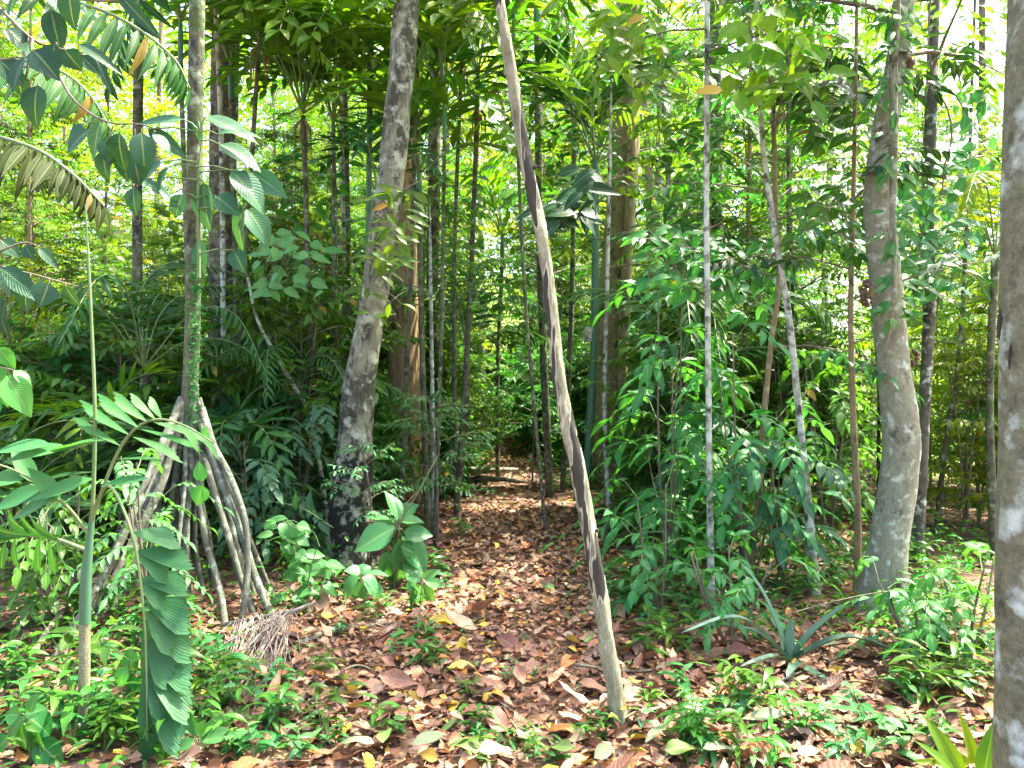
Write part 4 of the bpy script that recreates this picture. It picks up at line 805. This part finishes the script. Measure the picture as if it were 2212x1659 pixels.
leafy('palm_seedling', 'three bladed palm seedling beside the fishtail frond', 'plant', [(428, 1590, 516, 1544, 34), (430, 1595, 512, 1588, 30), (424, 1590, 408, 1540, 20), (427, 1585, 444, 1555, 20), (420, 1600, 380, 1620, 22)], [[(424, 1660), (425, 1620), (428, 1590)]], 3.05, tpl('lance', 8, .35, 2), (M['fish'], M['greenstem']), r=.005, droop=.2, ground=True)
leafy('drooping_sapling', 'limp leaved seedling hanging between the young palm and fishtail frond', 'plant', [(280, 1400, 285, 1470, 30), (300, 1460, 330, 1520, 30), (290, 1450, 275, 1520, 28), (255, 1500, 240, 1570, 34), (310, 1500, 335, 1545, 26), (270, 1440, 255, 1490, 26), (240, 1530, 225, 1590, 30), (300, 1520, 300, 1590, 30)],
    [[(240, 1700), (262, 1520), (285, 1395)]], 3.25, tpl('ovate', 7, .25, 2), (M['leaf_emer'], M['twig']), r=.004, droop=.5, ground=True)
leafy('round_leaf_climber', 'climber with two round leaves before the stilt root cone', 'climber', [(436, 1040, 428, 998, 26), (436, 1048, 426, 1092, 36), (445, 960, 440, 920, 22)], [[(445, 1120), (440, 1045), (440, 960)]], 4.4, tpl('ovate', 6, .15, 2), (M['leaf_emer'], M['greenstem']), r=.003, droop=.2)
pinnate_shrub('compound_shrub', 'light green fine compound leaved shrub before the left stilt roots', 'shrub', 335, 1300, 1.0, 4.35, 4, 6, .09, .03, 'leaf_lush', tp_=L5, flen=(.25, .42), npair=6)
pinnate_shrub('compound_shrub', 'dark green seedling thicket around the left stilt root feet', 'shrub', 130, 1500, .8, 4.3, 5, 6, .11, .045, 'leaf_mid', tp_=L5, flen=(.2, .4))

# fine-leaved shrubs by the path
def fine_shrub(name, label, u, vb, Y, H, W, L, mat, nbr=16, group=None, tp_=None):
    bx = at(u, vb, Y)[0]; b = np.array([bx, Y, gz(bx, Y)]); t = thing(name, label, 'shrub', b, group); mb = MB()
    top = b+np.array([U(-.1, .1), 0, H]); tube(mb, spline([b-Zup*.04, (b+top)/2+np.array([U(-.08, .08), 0, 0]), top], 12), lin([.014, .005], 12), 6); mb.build('stem', M['twig'], t)
    mb = MB(); crown(mb, b+Zup*H*.35, top, nbr, W, L, L*.36, tp_ or tpl('lance', 3, .2), 7, 8, .3, .3, 1, br=.006, slen=L*3.4); mb.build('foliage', [M[mat], M['twig']], t); return t
fine_shrub('fine_leaf_shrub', 'sunlit shrub with small pointed leaves left of the path', 945, 1120, 7.0, 1.35, .62, .075, 'leaf_lush')
fine_shrub('fine_leaf_shrub', 'small pointed leaved shrub sprouting at the blackened trunk', 790, 1150, 6.0, .95, .42, .06, 'leaf_lush', 11)
fine_shrub('fine_leaf_shrub', 'dark rounded bush right of the far path', 1150, 1000, 11.5, 1.9, .8, .13, 'leaf_emer', 14)
fine_shrub('fine_leaf_shrub', 'fresh green shrub behind the sunlit pointed shrub', 1010, 1000, 10.5, 1.6, .8, .1, 'leaf_fine', 14)

# dead frond, sticks, logs
def deadfan(label, tipuv, ends, Y0):
    p0 = at(*tipuv, Y0); p0[2] = gz(p0[0], Y0)+.16; t = thing('dead_frond', label, 'dead frond', p0); mb = MB()
    for (u, v) in ends:
        for k in range(7):
            uu, vv = u+rng.normal(0, 38), v+rng.normal(0, 30); Y = min(ground_y(max(vv, 1200)), Y0+.2)*U(.97, 1.0); q = at(uu, vv, Y); q[2] = max(q[2], gz(q[0], q[1])+.012)
            st = p0+np.array([-.34, -.03, -.05])*U(0, 1)**1.3; m = (st*.45+q*.55)+np.array([U(-.07, .07), U(-.07, .07), U(-.09, .03)]); m[2] = max(m[2], gz(m[0], m[1])+.02); tube(mb, spline([st+rng.normal(0, .01, 3), m, q], 8), lin([.0032, .0024, .001], 8), 4)
    mb.build('leaflets', M['dead'], t); mb = MB(); tube(mb, [p0-np.array([.4, .03, .07]), p0, p0+np.array([.12, 0, .05])], [.012, .014, .006], 7, cap=True); mb.build('rachis', M['dead'], t)
deadfan('withered grey palm frond fanned over the litter right of the stilt roots', (635, 1345), [(430, 1520), (400, 1560), (480, 1560), (610, 1500), (470, 1500), (520, 1530), (560, 1480), (500, 1450), (540, 1440), (600, 1460), (640, 1440), (450, 1540), (580, 1420)], 4.3)
t = hang_frond('dead_frond', 'thin straw coloured dead frond leaning over the ribbed plant', 'dead frond', [(945, 985), (905, 1060), (870, 1120), (820, 1210)], 5.4, 10, .22, .01, M['dead'], tp=LF, ang=.25, droop=.1, start=.3, r0=.006)
def stick(label, px, wd, mat='wood', lift=.02, name='fallen_branch', cat='branch'):
    P = []
    for k, (u, v) in enumerate(px):
        Y = ground_y(v); p = at(u, v, Y); P.append([p[0], p[1], gz(p[0], p[1])+lift+.015*math.sin(k*2)])
    Y0 = P[0][1]; C = spline(P, 24); o = MB(); tube(o, C-0, lin([wd*.5*Y0/F, wd*.4*Y0/F, wd*.2*Y0/F], 24), 8, 0, .12, 9., cap=True)
    tag(o.build(name, M[mat]), label, cat)
stick('fallen log lying across the path, the farther of two', [(985, 1040), (1050, 1042), (1118, 1034)], 17, lift=.14, name='fallen_log', cat='log')
stick('fallen log lying across the path, the nearer of two', [(995, 1062), (1060, 1060), (1130, 1064)], 16, lift=.12, name='fallen_log', cat='log')
stick('dark fallen branch at the edge of the litter below the oval leaf bush', [(640, 1425), (720, 1395), (800, 1370), (860, 1362)], 16)
stick('curved pale stick right of the foot of the pole', [(1240, 1450), (1340, 1462), (1400, 1448), (1432, 1436), (1385, 1415)], 7)
stick('long thin pale stick slanting to the bottom right from the pole foot', [(1350, 1480), (1450, 1530), (1560, 1610)], 8)
stick('straight twig across the litter before the bromeliad', [(1560, 1520), (1700, 1470), (1830, 1420)], 7)
stick('grey stick lying by the bright seedlings left of the near trunk', [(1990, 1490), (2080, 1440), (2160, 1400)], 9)
stick('forked dark twig on the litter at lower left of the path', [(690, 1500), (770, 1465), (830, 1475)], 6)
stick('thin twig across the middle of the litter', [(1000, 1480), (1080, 1530), (1160, 1570)], 5)
stick('brown stick rising out of the litter at bottom left', [(590, 1620), (660, 1570), (745, 1540)], 5)
stick('grey branch lying at bottom right among seedlings', [(1610, 1600), (1730, 1575), (1850, 1560)], 9)
stick('brown stem leaning low across the left thicket floor', [(70, 1500), (150, 1400), (260, 1330)], 15, lift=.1)
# vines
def vine(label, px, Y, r, mat='twig'):
    mb = MB(); tube(mb, spline([at(u, v, Y) for u, v in px], 50), r, 6, 0, .05); tag(mb.build('vine', M[mat]), label, 'vine')
vine('thin looping vine right of the twisted tree top', [(2012, -30), (2005, 90), (2020, 180), (2048, 240), (2055, 300), (2040, 360), (2035, 420)], 5.2, .006)
vine('long thin vine arching over the low plants left of the near trunk', [(1690, 1330), (1800, 1300), (1900, 1280), (2000, 1275), (2110, 1310), (2150, 1340)], 4.4, .004)
vine('thin vine hanging straight before the brown dead palm skirt', [(722, 250), (728, 500), (732, 760), (738, 900)], 8., .007)

# ------------------------------------------------------------------ single fallen leaves that stand out
def one_leaf(label, u, v, L, W, mat, name='fallen_leaf', az=None, tilt=.2, lift=.05, droop=.3, kind='obov'):
    L, W = L*.84, W*.84
    Y = ground_y(v); p = at(u, v, Y); az = U(0, 6.28) if az is None else az; b = np.array([p[0], p[1], gz(p[0], p[1])+lift])
    mb = MB(); place(mb, tpl(kind, 8, .3, 2), [b-np.array([math.cos(az), math.sin(az), 0])*L*.5], [math.cos(az), math.sin(az), U(-.1, .25)], [U(-tilt, tilt), -.35, 1], [L], [W], [droop], 0, .25); tag(mb.build(name, mat), label, 'leaf')
def lmat(c): 
    k = 'fl_%02d_%02d_%02d' % tuple(int(x*99) for x in c)
    if k not in M: M[k] = leaf_mat('fallen_leaf_tone', tuple(.8*x for x in c), c, trans=.2, rough=.5, rib=8, tint=(1, 1, 1))
    return M[k]
YE, BR, PK, OR, TN = lmat((.48, .35, .04)), lmat((.2, .10, .065)), lmat((.34, .185, .125)), lmat((.44, .17, .045)), lmat((.38, .27, .165))
for a in [('large yellow leaf upright on the litter in mid path', 1000, 1425, .13, .09, YE), ('yellow leaf lying on the shaded path', 1082, 1290, .12, .06, YE), ('curled yellow leaf left of the pole foot', 1235, 1430, .12, .07, YE), ('yellow leaf in the bottom right litter', 1848, 1635, .09, .055, YE),
          ('big pinkish brown leaf lying low centre', 1070, 1575, .2, .1, PK), ('broad brown curled leaf in the middle of the litter', 1095, 1415, .22, .1, BR), ('dark brown folded leaf left of centre in the litter', 845, 1545, .2, .1, BR), ('pinkish brown leaf at left of the litter', 870, 1500, .17, .09, PK),
          ('orange brown leaf on edge at centre bottom', 1075, 1520, .14, .05, OR), ('rusty leaf standing on edge in the bottom right litter', 1890, 1560, .14, .06, OR), ('bright tan leaf near the fallen green leaves', 1245, 1600, .14, .07, TN), ('pale tan leaf in the sunlit litter left', 1035, 1500, .15, .06, TN),
          ('small yellow leaf by the left edge of the path', 1055, 1458, .1, .05, YE), ('yellow leaf half under the ribbed plant', 960, 1370, .12, .06, YE), ('rust brown leaf under the bromeliad', 1600, 1420, .18, .1, BR), ('yellow leaf near the seedlings at left', 925, 1640, .1, .06, YE), ('reddish brown leaf at bottom centre', 1215, 1590, .16, .08, OR),
          ('broad brown leaf between the pole and its torn bark', 1280, 1500, .17, .09, PK), ('cream leaf catching the sun left of the pole', 1240, 1360, .12, .05, TN)]:
    one_leaf(*a)
SI, FG = M['silver'], M['fallgreen']
for a in [('fallen green leaf at bottom left of the path, sharply ribbed', 830, 1620, .2, .08, FG), ('long pale fallen leaf curling at the bottom centre', 930, 1630, .2, .07, SI), ('green fallen leaf lying on its side at bottom centre', 1000, 1640, .18, .08, FG), ('folded pale green leaf at the very bottom middle', 1075, 1645, .2, .08, SI), ('wide pale leaf with sunlit edge at bottom centre', 1130, 1610, .16, .08, SI),
          ('light green leaf at bottom edge under the pole', 1310, 1650, .22, .07, SI), ('drooping silvery leaf right of the pole foot', 1420, 1600, .2, .08, SI), ('silvery leaf standing among seedlings right of the pole', 1490, 1560, .22, .06, SI), ('large silvery leaf on edge below the bromeliad', 1650, 1575, .24, .07, SI), ('long pale green leaf pointing up at lower right', 1590, 1490, .2, .05, SI),
          ('pale underside of a leaf at the bottom right', 1560, 1640, .2, .07, SI), ('folded green leaf near the bottom edge right of centre', 1480, 1645, .2, .09, FG), ('pale curled leaf beside the bottom left seedlings', 770, 1640, .17, .07, SI), ('olive curled leaf left of the pole foot at bottom', 1200, 1640, .18, .08, FG)]:
    one_leaf(*a, lift=.09, tilt=.5, kind='ovate')
leafy('strap_leaf_plant', 'bright strap leaved plant in the bottom right corner', 'plant', [(2090, 1700, 2010, 1560, 30), (2110, 1700, 2090, 1545, 30), (2120, 1700, 2150, 1560, 34), (2100, 1690, 1985, 1640, 26), (2130, 1700, 2190, 1600, 30), (2080, 1690, 1990, 1600, 24), (2115, 1690, 2060, 1620, 26)], [[(2100, 1720), (2102, 1700), (2104, 1690)]], 2.9, tpl('lance', 8, .3, 2), (M['leaf_yel'], M['greenstem']), r=.006, droop=.5, ground=True)

# ------------------------------------------------------------------ seedlings on the floor (copies)
def seedling(name, label, nleaf, L, W, H, tp_, mat):
    t = thing(name, label, 'seedling', (0, 0, 0)); mb = MB(); lv = LV()
    nst = random.choice([1, 2, 2, 3])
    for s in range(nst):
        h = H*U(.6, 1.1); tx, ty = rng.normal(0, H*.3, 2); Cs = spline([(0, 0, -.02), (tx*.3, ty*.3, h*.55), (tx, ty, h)], 8); tube(mb, Cs, lin([.003, .0015], 8), 4, 1)
        for k in range(nleaf):
            q = Cs[min(7, 2+int(6*k/nleaf))]; a = k*2.4+U(-.4, .4); d = np.array([math.cos(a), math.sin(a), U(.0, .6)]); lv.add(q, d, nrm(Zup+rng.normal(0, .25, 3)), L*U(.6, 1.15), W*U(.8, 1.1), U(.2, .7))
    lv.put(mb, tp_, 0); mb.build('foliage', [M[mat], M['greenstem']], t); return t
SV = []
for k in range(9):
    kd = [('lance', .13, .035, .2, 'leaf_emer'), ('ovate', .09, .045, .16, 'leaf_lush'), ('lance', .17, .04, .26, 'leaf_mid')][k % 3]
    SV.append(seedling('seedling', '', 5+k % 3, kd[1], kd[2], kd[3]*U(.8, 1.3), tpl(kd[0], 5, .28), kd[4]))
used = [False]*9
def put_copy(protos, used, i, loc, rz, sc, label, group, cat=None):
    o = protos[i] if not used[i] else copy_tree(protos[i]); used[i] = True
    o.location = loc; o.rotation_euler = (0, 0, rz); o.scale = (sc, sc, sc*U(.85, 1.15)); o['label'] = label; o['group'] = group
    if cat: o['category'] = cat
    return o
def sow(n, u0, u1, v0, v1, text, sc=(.6, 1.15)):
    done = 0
    while done < n:
        u, v = U(u0, u1), U(v0, v1); Y = ground_y(v); x = at(u, v, Y)[0]
        if 1500 < u < 1930 and 1360 < v < 1500: continue
        i = int(rng.integers(0, 9)); nm = ['narrow leaved', 'bright oval leaved', 'long leaved green'][i % 3]
        put_copy(SV, used, i, (x, Y, gz(x, Y)), U(0, 6.28), U(*sc), f'{nm} seedling {text}', f'{nm} seedlings {text}'); done += 1
sow(34, 1380, 2140, 1400, 1655, 'in the litter on the lower right', (.5, .95))
sow(46, 1360, 2120, 1240, 1400, 'under the right hand shrubs')
sow(10, 980, 1290, 1330, 1620, 'dotted over the middle of the path litter', (.25, .5))
sow(16, 700, 960, 1330, 1480, 'on the left margin of the path', (.4, .8))
sow(12, 480, 900, 1560, 1650, 'at the bottom left of the litter', (.5, .8))
sow(28, 20, 520, 1330, 1640, 'among the stilt root feet')
sow(14, 430, 660, 1500, 1655, 'right of the fishtail frond at the bottom', (.5, .9))
sow(12, 1440, 2140, 1470, 1655, 'at the bottom right near the close trunk', (.7, 1.1))
sow(22, 0, 440, 1480, 1655, 'below the young palm at bottom left', (.6, 1.))
sow(14, 900, 1330, 1560, 1655, 'along the bottom edge near the fallen green leaves', (.35, .6))
sow(34, 520, 1010, 1150, 1330, 'along the left edge of the shaded path')
sow(26, 1300, 1420, 1080, 1330, 'along the right edge of the shaded path')
sow(24, 1160, 1420, 980, 1090, 'beside the far path near the brown trunk', (1, 1.6))
sow(26, 850, 1060, 960, 1090, 'near the logs', (1, 1.6))

# leafy branches that hang into the top of the picture
def cloud_branch(label, boxes, stems, Y, L, W, mat, tp_=None, **kw):
    lv = []
    for n, u0, u1, v0, v1 in boxes: lv += px_cloud(n, u0, u1, v0, v1, L, W)
    leafy('hanging_branch', label, 'branch', lv, stems, Y, tp_ or tpl('ovate', 5, .22), (M[mat], M['twig']), r=.005, droop=.4, dY=.35, **kw)
cloud_branch('branch of long green leaves at the top right of the pole', [(44, 1290, 1400, 20, 160), (34, 1360, 1480, 60, 220)], [[(1500, -60), (1420, 40), (1340, 90), (1290, 110)], [(1460, -40), (1430, 90), (1400, 180)]], 5.4, 54, 21, 'leaf_yel')
cloud_branch('leafy spray with translucent yellow leaves above the bright sky gap', [(44, 1560, 1700, 20, 200), (37, 1680, 1820, 60, 220)], [[(1560, -40), (1640, 60), (1720, 120), (1800, 150)], [(1620, 20), (1620, 120), (1600, 190)]], 4.9, 66, 28, 'leaf_yel')
cloud_branch('dark drooping leaves right beside the middle of the pole', [(24, 1180, 1270, 425, 480), (17, 1240, 1330, 360, 440)], [[(1340, 380), (1270, 410), (1190, 430)]], 6.2, 74, 24, 'leaf_dark')
cloud_branch('dense dark leafy spray left of the twisted tree', [(78, 1740, 1880, 170, 320), (68, 1700, 1880, 400, 560)], [[(1900, 200), (1830, 220), (1750, 260)], [(1890, 420), (1800, 440), (1710, 500)]], 5.3, 46, 19, 'leaf_mid')
cloud_branch('dark leafy spray hanging between the twisted tree and the near trunk', [(85, 1950, 2100, 330, 520), (75, 1950, 2080, 500, 640), (41, 2060, 2150, 200, 400)], [[(1950, 360), (2020, 380), (2090, 430)], [(1960, 520), (2010, 540), (2060, 580)], [(2060, 200), (2100, 260), (2140, 330)]], 5.6, 44, 18, 'leaf_emer')
cloud_branch('bluish sprays of leaves over the emerald shrubs right of the brown trunk', [(61, 1390, 1530, 480, 640), (51, 1560, 1700, 520, 680)], [[(1560, 480), (1480, 520), (1400, 580)], [(1690, 520), (1620, 560), (1570, 620)]], 6., 50, 19, 'leaf_emer')
cloud_branch('pale green leaf spray by the upper left trunk gap', [(44, 560, 700, 500, 640)], [[(540, 480), (620, 540), (700, 570)]], 6.6, 44, 20, 'leaf_lush')
cloud_branch('soft fine leaved spray hanging behind the upper pole', [(119, 1120, 1330, 160, 330), (102, 1150, 1340, 280, 430)], [[(1350, 140), (1240, 200), (1130, 260)], [(1350, 300), (1260, 330), (1160, 380)]], 9.5, 26, 10, 'leaf_fine', tpl('lance', 3, .2))
cloud_branch('light green spray drooping over the middle of the pale mottled trunk', [(40, 790, 900, 400, 520), (34, 780, 880, 520, 680)], [[(930, 380), (860, 420), (800, 470)], [(900, 520), (840, 560), (800, 620)]], 5.7, 50, 13, 'palm', tpl('lance', 5, .25))
cloud_branch('fine leafy spray hanging left of the mottled trunk at mid height', [(70, 560, 760, 330, 470), (60, 600, 780, 470, 640)], [[(780, 300), (680, 350), (580, 400)], [(790, 470), (700, 510), (620, 560)]], 8.6, 30, 12, 'leaf_fine', tpl('lance', 3, .2))
cloud_branch('fine leafy spray hanging between the slim grey trunk and the pole', [(80, 950, 1130, 420, 600), (60, 960, 1160, 600, 760)], [[(1150, 400), (1050, 450), (960, 520)], [(1160, 600), (1060, 640), (970, 690)]], 10.5, 26, 10, 'leaf_fine', tpl('lance', 3, .2))
cloud_branch('lime spray behind the stilt palm stem against the bright gap', [(80, 200, 420, 440, 560), (70, 220, 420, 560, 700)], [[(440, 420), (330, 470), (220, 500)], [(430, 560), (330, 590), (240, 640)]], 9.5, 28, 12, 'leaf_yel', tpl('lance', 3, .2))
cloud_branch('leafy spray high between the brown trunk and the white lichen stem', [(60, 1380, 1520, 240, 420), (40, 1390, 1520, 400, 500)], [[(1540, 220), (1460, 290), (1390, 350)], [(1530, 400), (1470, 430), (1400, 460)]], 8.8, 34, 14, 'leaf_mid', tpl('ovate', 3, .2))
# low cover on the floor away from the path
mb = MB()
def cover(n, xr, yr, L, hmax):
    x = U(*xr, n); y = np.sqrt(U(yr[0]**2, yr[1]**2, n)); k = (path_in(x, y, .3)+.25*vnoise(x*1.3, y*1.3) < .25) & (vnoise(x*1.1+7, y*1.1) > -.45) & (np.hypot(x-1.5, y-4.0) > .55) & (np.abs(x) < y*.8); x, y = x[k], y[k]; n = len(x); a = U(0, 6.28, n)
    P = np.stack([x, y, gh(x, y)+.02+U(0, 1, n)**1.6*hmax*(1+.6*vnoise(x*1.7, y*1.7))], -1)
    place(mb, tpl('ovate', 3, .22), P, np.stack([np.cos(a), np.sin(a), U(-.5, .35, n)], -1), nrm(Zup+rng.normal(0, .35, (n, 3))), U(.6*L, 1.2*L, n), U(.28*L, .5*L, n), U(.1, .6, n))
cover(5500, (-3.2, 3.6), (2.6, 5), .06, .13); cover(14000, (-6, 6), (4.4, 9), .08, .3); cover(26000, (-13, 12), (8, 18), .12, .7); cover(8000, (-24, 12), (17, 30), .22, .7)
tag(mb.build('ground_cover', M['leaf_fine']), kind='stuff')

# ------------------------------------------------------------------ wood behind: copies of shrubs, saplings and trees
def proto_tree(name, H, r, c0, nbr, blen, L, W, tp_, nspray, nleaf, mat, bark, shape=0, slen=None, **kw):
    t = thing(name, '', 'tree', (0, 0, 0)); top = np.array([U(-.25, .25), U(-.25, .25), H]); Cc = spline([(0, 0, -.15), (U(-.12, .12), U(-.12, .12), H*.4), top*np.array([.7, .7, .75]), top], 30)
    mb = MB(); tube(mb, Cc, lin([r*1.2, r, r*.7, r*.25], 30), 8, 0, .06, 2.); mb.build('trunk', M[bark], t)
    mb = MB(); crown(mb, Cc[int(30*c0)], Cc[-1], nbr, blen, L, W, tp_, nspray, nleaf, shape=shape, slen=slen, **kw); mb.build('crown', [M[mat], M['twig']], t); return t
def proto_shrub(name, H, W, L, Wl, tp_, mat, nbr=14, nspray=6, nleaf=8, slen=None):
    t = thing(name, '', 'shrub', (0, 0, 0)); mb = MB(); lo = np.array([0, 0, -.05])
    for k in range(3):
        a = k*2.1+U(0, 1); tube(mb, spline([lo, (math.cos(a)*.1, math.sin(a)*.1, H*.5), (math.cos(a)*.3*W, math.sin(a)*.3*W, H*.95)], 10), lin([.018, .006], 10), 5)
    mb.build('stem', M['twig'], t); mb = MB(); crown(mb, (0, 0, H*.15), (0, 0, H*.95), nbr, W, L, Wl, tp_, nspray, nleaf, .35, .35, 1, br=.007, slen=slen or L*3.2); mb.build('foliage', [M[mat], M['twig']], t); return t
TP = [('slender broad leaved tree', proto_tree('woodland_tree', 8, .025, .12, 34, 1.6, .155, .07, tpl('ovate', 2, .22), 10, 10, 'leaf_mid', 'bark_grey', slen=.6, shape=1)),
      ('small leaved tree', proto_tree('woodland_tree', 9, .028, .12, 40, 1.9, .105, .048, tpl('ovate', 2, .2), 13, 14, 'leaf_fine', 'bark_tan', slen=.55, shape=1)),
      ('yellow green tree', proto_tree('woodland_tree', 9, .028, .12, 36, 1.8, .14, .06, tpl('lance', 2, .2), 11, 11, 'leaf_yel', 'bark_grey', slen=.6, shape=1)),
      ('big leaved tree', proto_tree('woodland_tree', 7, .03, .12, 22, 1.4, .24, .09, tpl('ovate', 3, .22), 7, 8, 'leaf_emer', 'bark_grey')),
      ('tall yellow green tree', proto_tree('woodland_tree', 12, .08, .15, 36, 2.8, .19, .08, tpl('ovate', 2, .2), 12, 12, 'leaf_yel', 'bark_tan', shape=1, slen=.9)),
      ('tall mid green tree', proto_tree('woodland_tree', 13, .10, .15, 38, 3.0, .19, .08, tpl('ovate', 2, .2), 12, 12, 'leaf_mid', 'bark_grey', shape=1, slen=.9)),
      ('fine leaved tree', proto_tree('woodland_tree', 7, .022, .06, 40, 1.6, .095, .038, tpl('lance', 2, .2), 13, 14, 'leaf_fine', 'bark_tan', slen=.45))]
SP_ = [('broad leaved bush', proto_shrub('understory_shrub', 1.7, .9, .13, .055, tpl('ovate', 3, .2), 'leaf_mid', 24, 8, 10)),
       ('fine leaved bush', proto_shrub('understory_shrub', 1.9, .9, .09, .034, tpl('lance', 2, .2), 'leaf_fine', 24, 8, 10)),
       ('emerald bush', proto_shrub('understory_shrub', 1.6, .8, .17, .056, tpl('lance', 3, .2), 'leaf_emer', 22, 8, 9)),
       ('yellow green bush', proto_shrub('understory_shrub', 2.2, 1., .12, .05, tpl('ovate', 2, .2), 'leaf_yel', 24, 8, 9)),
       ('dark bush', proto_shrub('understory_shrub', 1.5, .9, .18, .07, tpl('ovate', 3, .2), 'leaf_dark', 18, 7, 8))]
tu = [False]*len(TP); su = [False]*len(SP_)
ZN = {'L': 'in the sunlit wood left of the stilt palm', 'ML': 'between the stilt palm and the pale mottled trunk', 'C': 'behind the end of the path', 'MR': 'between the brown trunk and the twisted tree', 'R': 'in the bright wood beside the near right trunk'}
def zone(x, Y):
    u = 1106+x/Y*F
    return 'L' if u < 420 else 'ML' if u < 800 else 'C' if u < 1330 else 'MR' if u < 1900 else 'R'
def grow(protos, used, n, ur, Yr, kinds, sc=(.8, 1.2), avoid=None, v_lim=False):
    for k in range(n):
        for _ in range(50):
            Y = math.sqrt(U(Yr[0]**2, Yr[1]**2)); u = U(*ur); x = (u-1106)/F*Y
            if path_in(x, Y, .35) > 0 and Y < 26: continue
            if (1130 < u < 1490 and protos is TP or 1215 < u < 1430) and Y < 13: continue
            if (800 < u < 935 and Y < 9.8) or (430 < u < 545 and Y < 9.3): continue
            if 1265 < u < 1378 and Y < 13.2: continue
            if avoid and avoid(u, Y): continue
            break
        i = int(rng.choice(kinds)); nm = protos[i][0]; z = ZN[zone(x, Y)]; dd = 'far back' if Y > 17 else 'midway back' if Y > 10.5 else 'near'
        put_copy([p[1] for p in protos], used, i, (x, Y, gz(x, Y)), U(0, 6.28), U(*sc), f'{nm} {dd} {z}', f'{nm}s {dd} {z}')
gap = lambda u, Y: 1555 < u < 1650 or 1725 < u < 1875 or (2040 < u < 2170)
grow(TP, tu, 6, (-60, 420), (9, 15), [1, 2, 6], (.7, 1.))
grow(TP, tu, 11, (-100, 700), (20, 32), [1, 2, 4], (.6, .95))
grow(TP, tu, 12, (-100, 700), (14, 26), [1, 2, 6], (.35, .55))
grow(SP_, su, 22, (-120, 650), (13, 24), [3, 1, 3], (1.3, 2.2))
grow(TP, tu, 5, (540, 800), (11, 18), [1, 6, 2])
grow(TP, tu, 7, (880, 1330), (14, 20), [0, 1, 2, 6])
grow(TP, tu, 14, (700, 1450), (20, 34), [4, 5, 2, 1])
grow(TP, tu, 6, (1390, 1780), (8, 14), [0, 1, 2, 6], (.7, 1.0))
grow(TP, tu, 9, (1380, 1760), (15, 28), [4, 5, 2, 1], avoid=gap)
grow(TP, tu, 5, (1860, 2300), (9, 15), [2, 6, 2], (.6, .9), avoid=gap)
grow(TP, tu, 5, (1880, 2400), (18, 30), [4, 2, 1], avoid=gap)
grow(SP_, su, 34, (-80, 720), (7., 15), [0, 1, 2, 3, 1], (.9, 1.5))
grow(SP_, su, 26, (520, 1020), (8.5, 16), [0, 2, 3, 1], (.9, 1.5))
grow(SP_, su, 10, (700, 1010), (7.2, 10), [1, 0, 2], (.5, .8))
grow(SP_, su, 8, (1430, 1560), (6.4, 9), [1, 0, 2], (.5, .9))
grow(SP_, su, 22, (1130, 1420), (9, 17), [0, 2, 1], (.7, 1.1))
grow(SP_, su, 20, (1380, 1720), (7.5, 14), [0, 1, 2, 2], (.9, 1.4))
grow(SP_, su, 12, (1860, 2300), (6.5, 13), [3, 3, 1, 3], (.6, 1.1))
grow(SP_, su, 26, (880, 1330), (16, 27), [0, 1, 2], (1.2, 2.))
grow(SP_, su, 20, (-100, 800), (16, 28), [1, 3, 0], (1.1, 1.8))
grow(TP, tu, 9, (-60, 520), (17, 26), [6, 1, 2], (.7, 1.1))
grow(TP, tu, 12, (560, 1000), (14, 24), [6, 1, 2, 1], (.8, 1.1))
grow(TP, tu, 10, (1020, 1340), (18, 27), [6, 1, 2], (.9, 1.2))
grow(TP, tu, 12, (1380, 1900), (14, 25), [6, 1, 0, 2], (.6, 1.), avoid=gap)
grow(TP, tu, 8, (1950, 2350), (13, 24), [6, 2, 1], (.6, .9), avoid=gap)
# young leafy trees that hide the bare stems behind them
grow(TP, tu, 8, (-40, 420), (9, 14), [6, 1, 2, 2], (.35, .55))
grow(TP, tu, 16, (440, 1000), (8.5, 14), [6, 1, 0, 6], (.4, .65))
grow(TP, tu, 12, (940, 1320), (15, 24), [6, 1, 0], (.5, .8))
grow(TP, tu, 9, (1390, 1800), (9, 14), [6, 0, 3, 6], (.4, .6), avoid=gap)
grow(TP, tu, 9, (1990, 2300), (7, 12), [6, 2, 1], (.35, .55))
for p, us in ((TP, tu), (SP_, su)):
    for (nm, o), k in zip(p, us):
        if not k: [bpy.data.objects.remove(c) for c in list(o.children)]; bpy.data.objects.remove(o)

# far wood that reads as one mass
mb = MB()
def far_mass(n, ur, Yr, zmax, L):
    nc = n//60; lvP = []
    for k in range(nc):
        Y = U(*Yr); x = (U(*ur)-1106)/F*Y; z = gz(x, Y)+zmax*U(0, 1)**.85; r = U(.5, 1.5)
        lvP.append(np.array([x, Y, z])+rng.normal(0, 1, (60, 3))*np.array([r, r, r*.6]))
    P = np.concatenate(lvP); P[:, 2] = np.maximum(P[:, 2], gh(P[:, 0], P[:, 1])+.05); N = len(P); a = U(0, 6.28, N)
    place(mb, tpl('ovate', 1, .1) if False else tpl('lance', 2, .2), P, np.stack([np.cos(a), np.sin(a), U(-.7, .3, N)], -1), nrm(Zup+rng.normal(0, .5, (N, 3))), U(L*.7, L*1.2, N), U(L*.3, L*.5, N), .3)
far_mass(84000, (-500, 1520), (30, 46), 21, .38)
far_mass(7000, (1450, 1560), (30, 44), 14, .36)
far_mass(9000, (1480, 2700), (34, 54), 5, .36)
far_mass(5000, (1880, 2060), (34, 50), 12, .4)
tag(mb.build('distant_forest', M['leaf_yel']), kind='stuff')
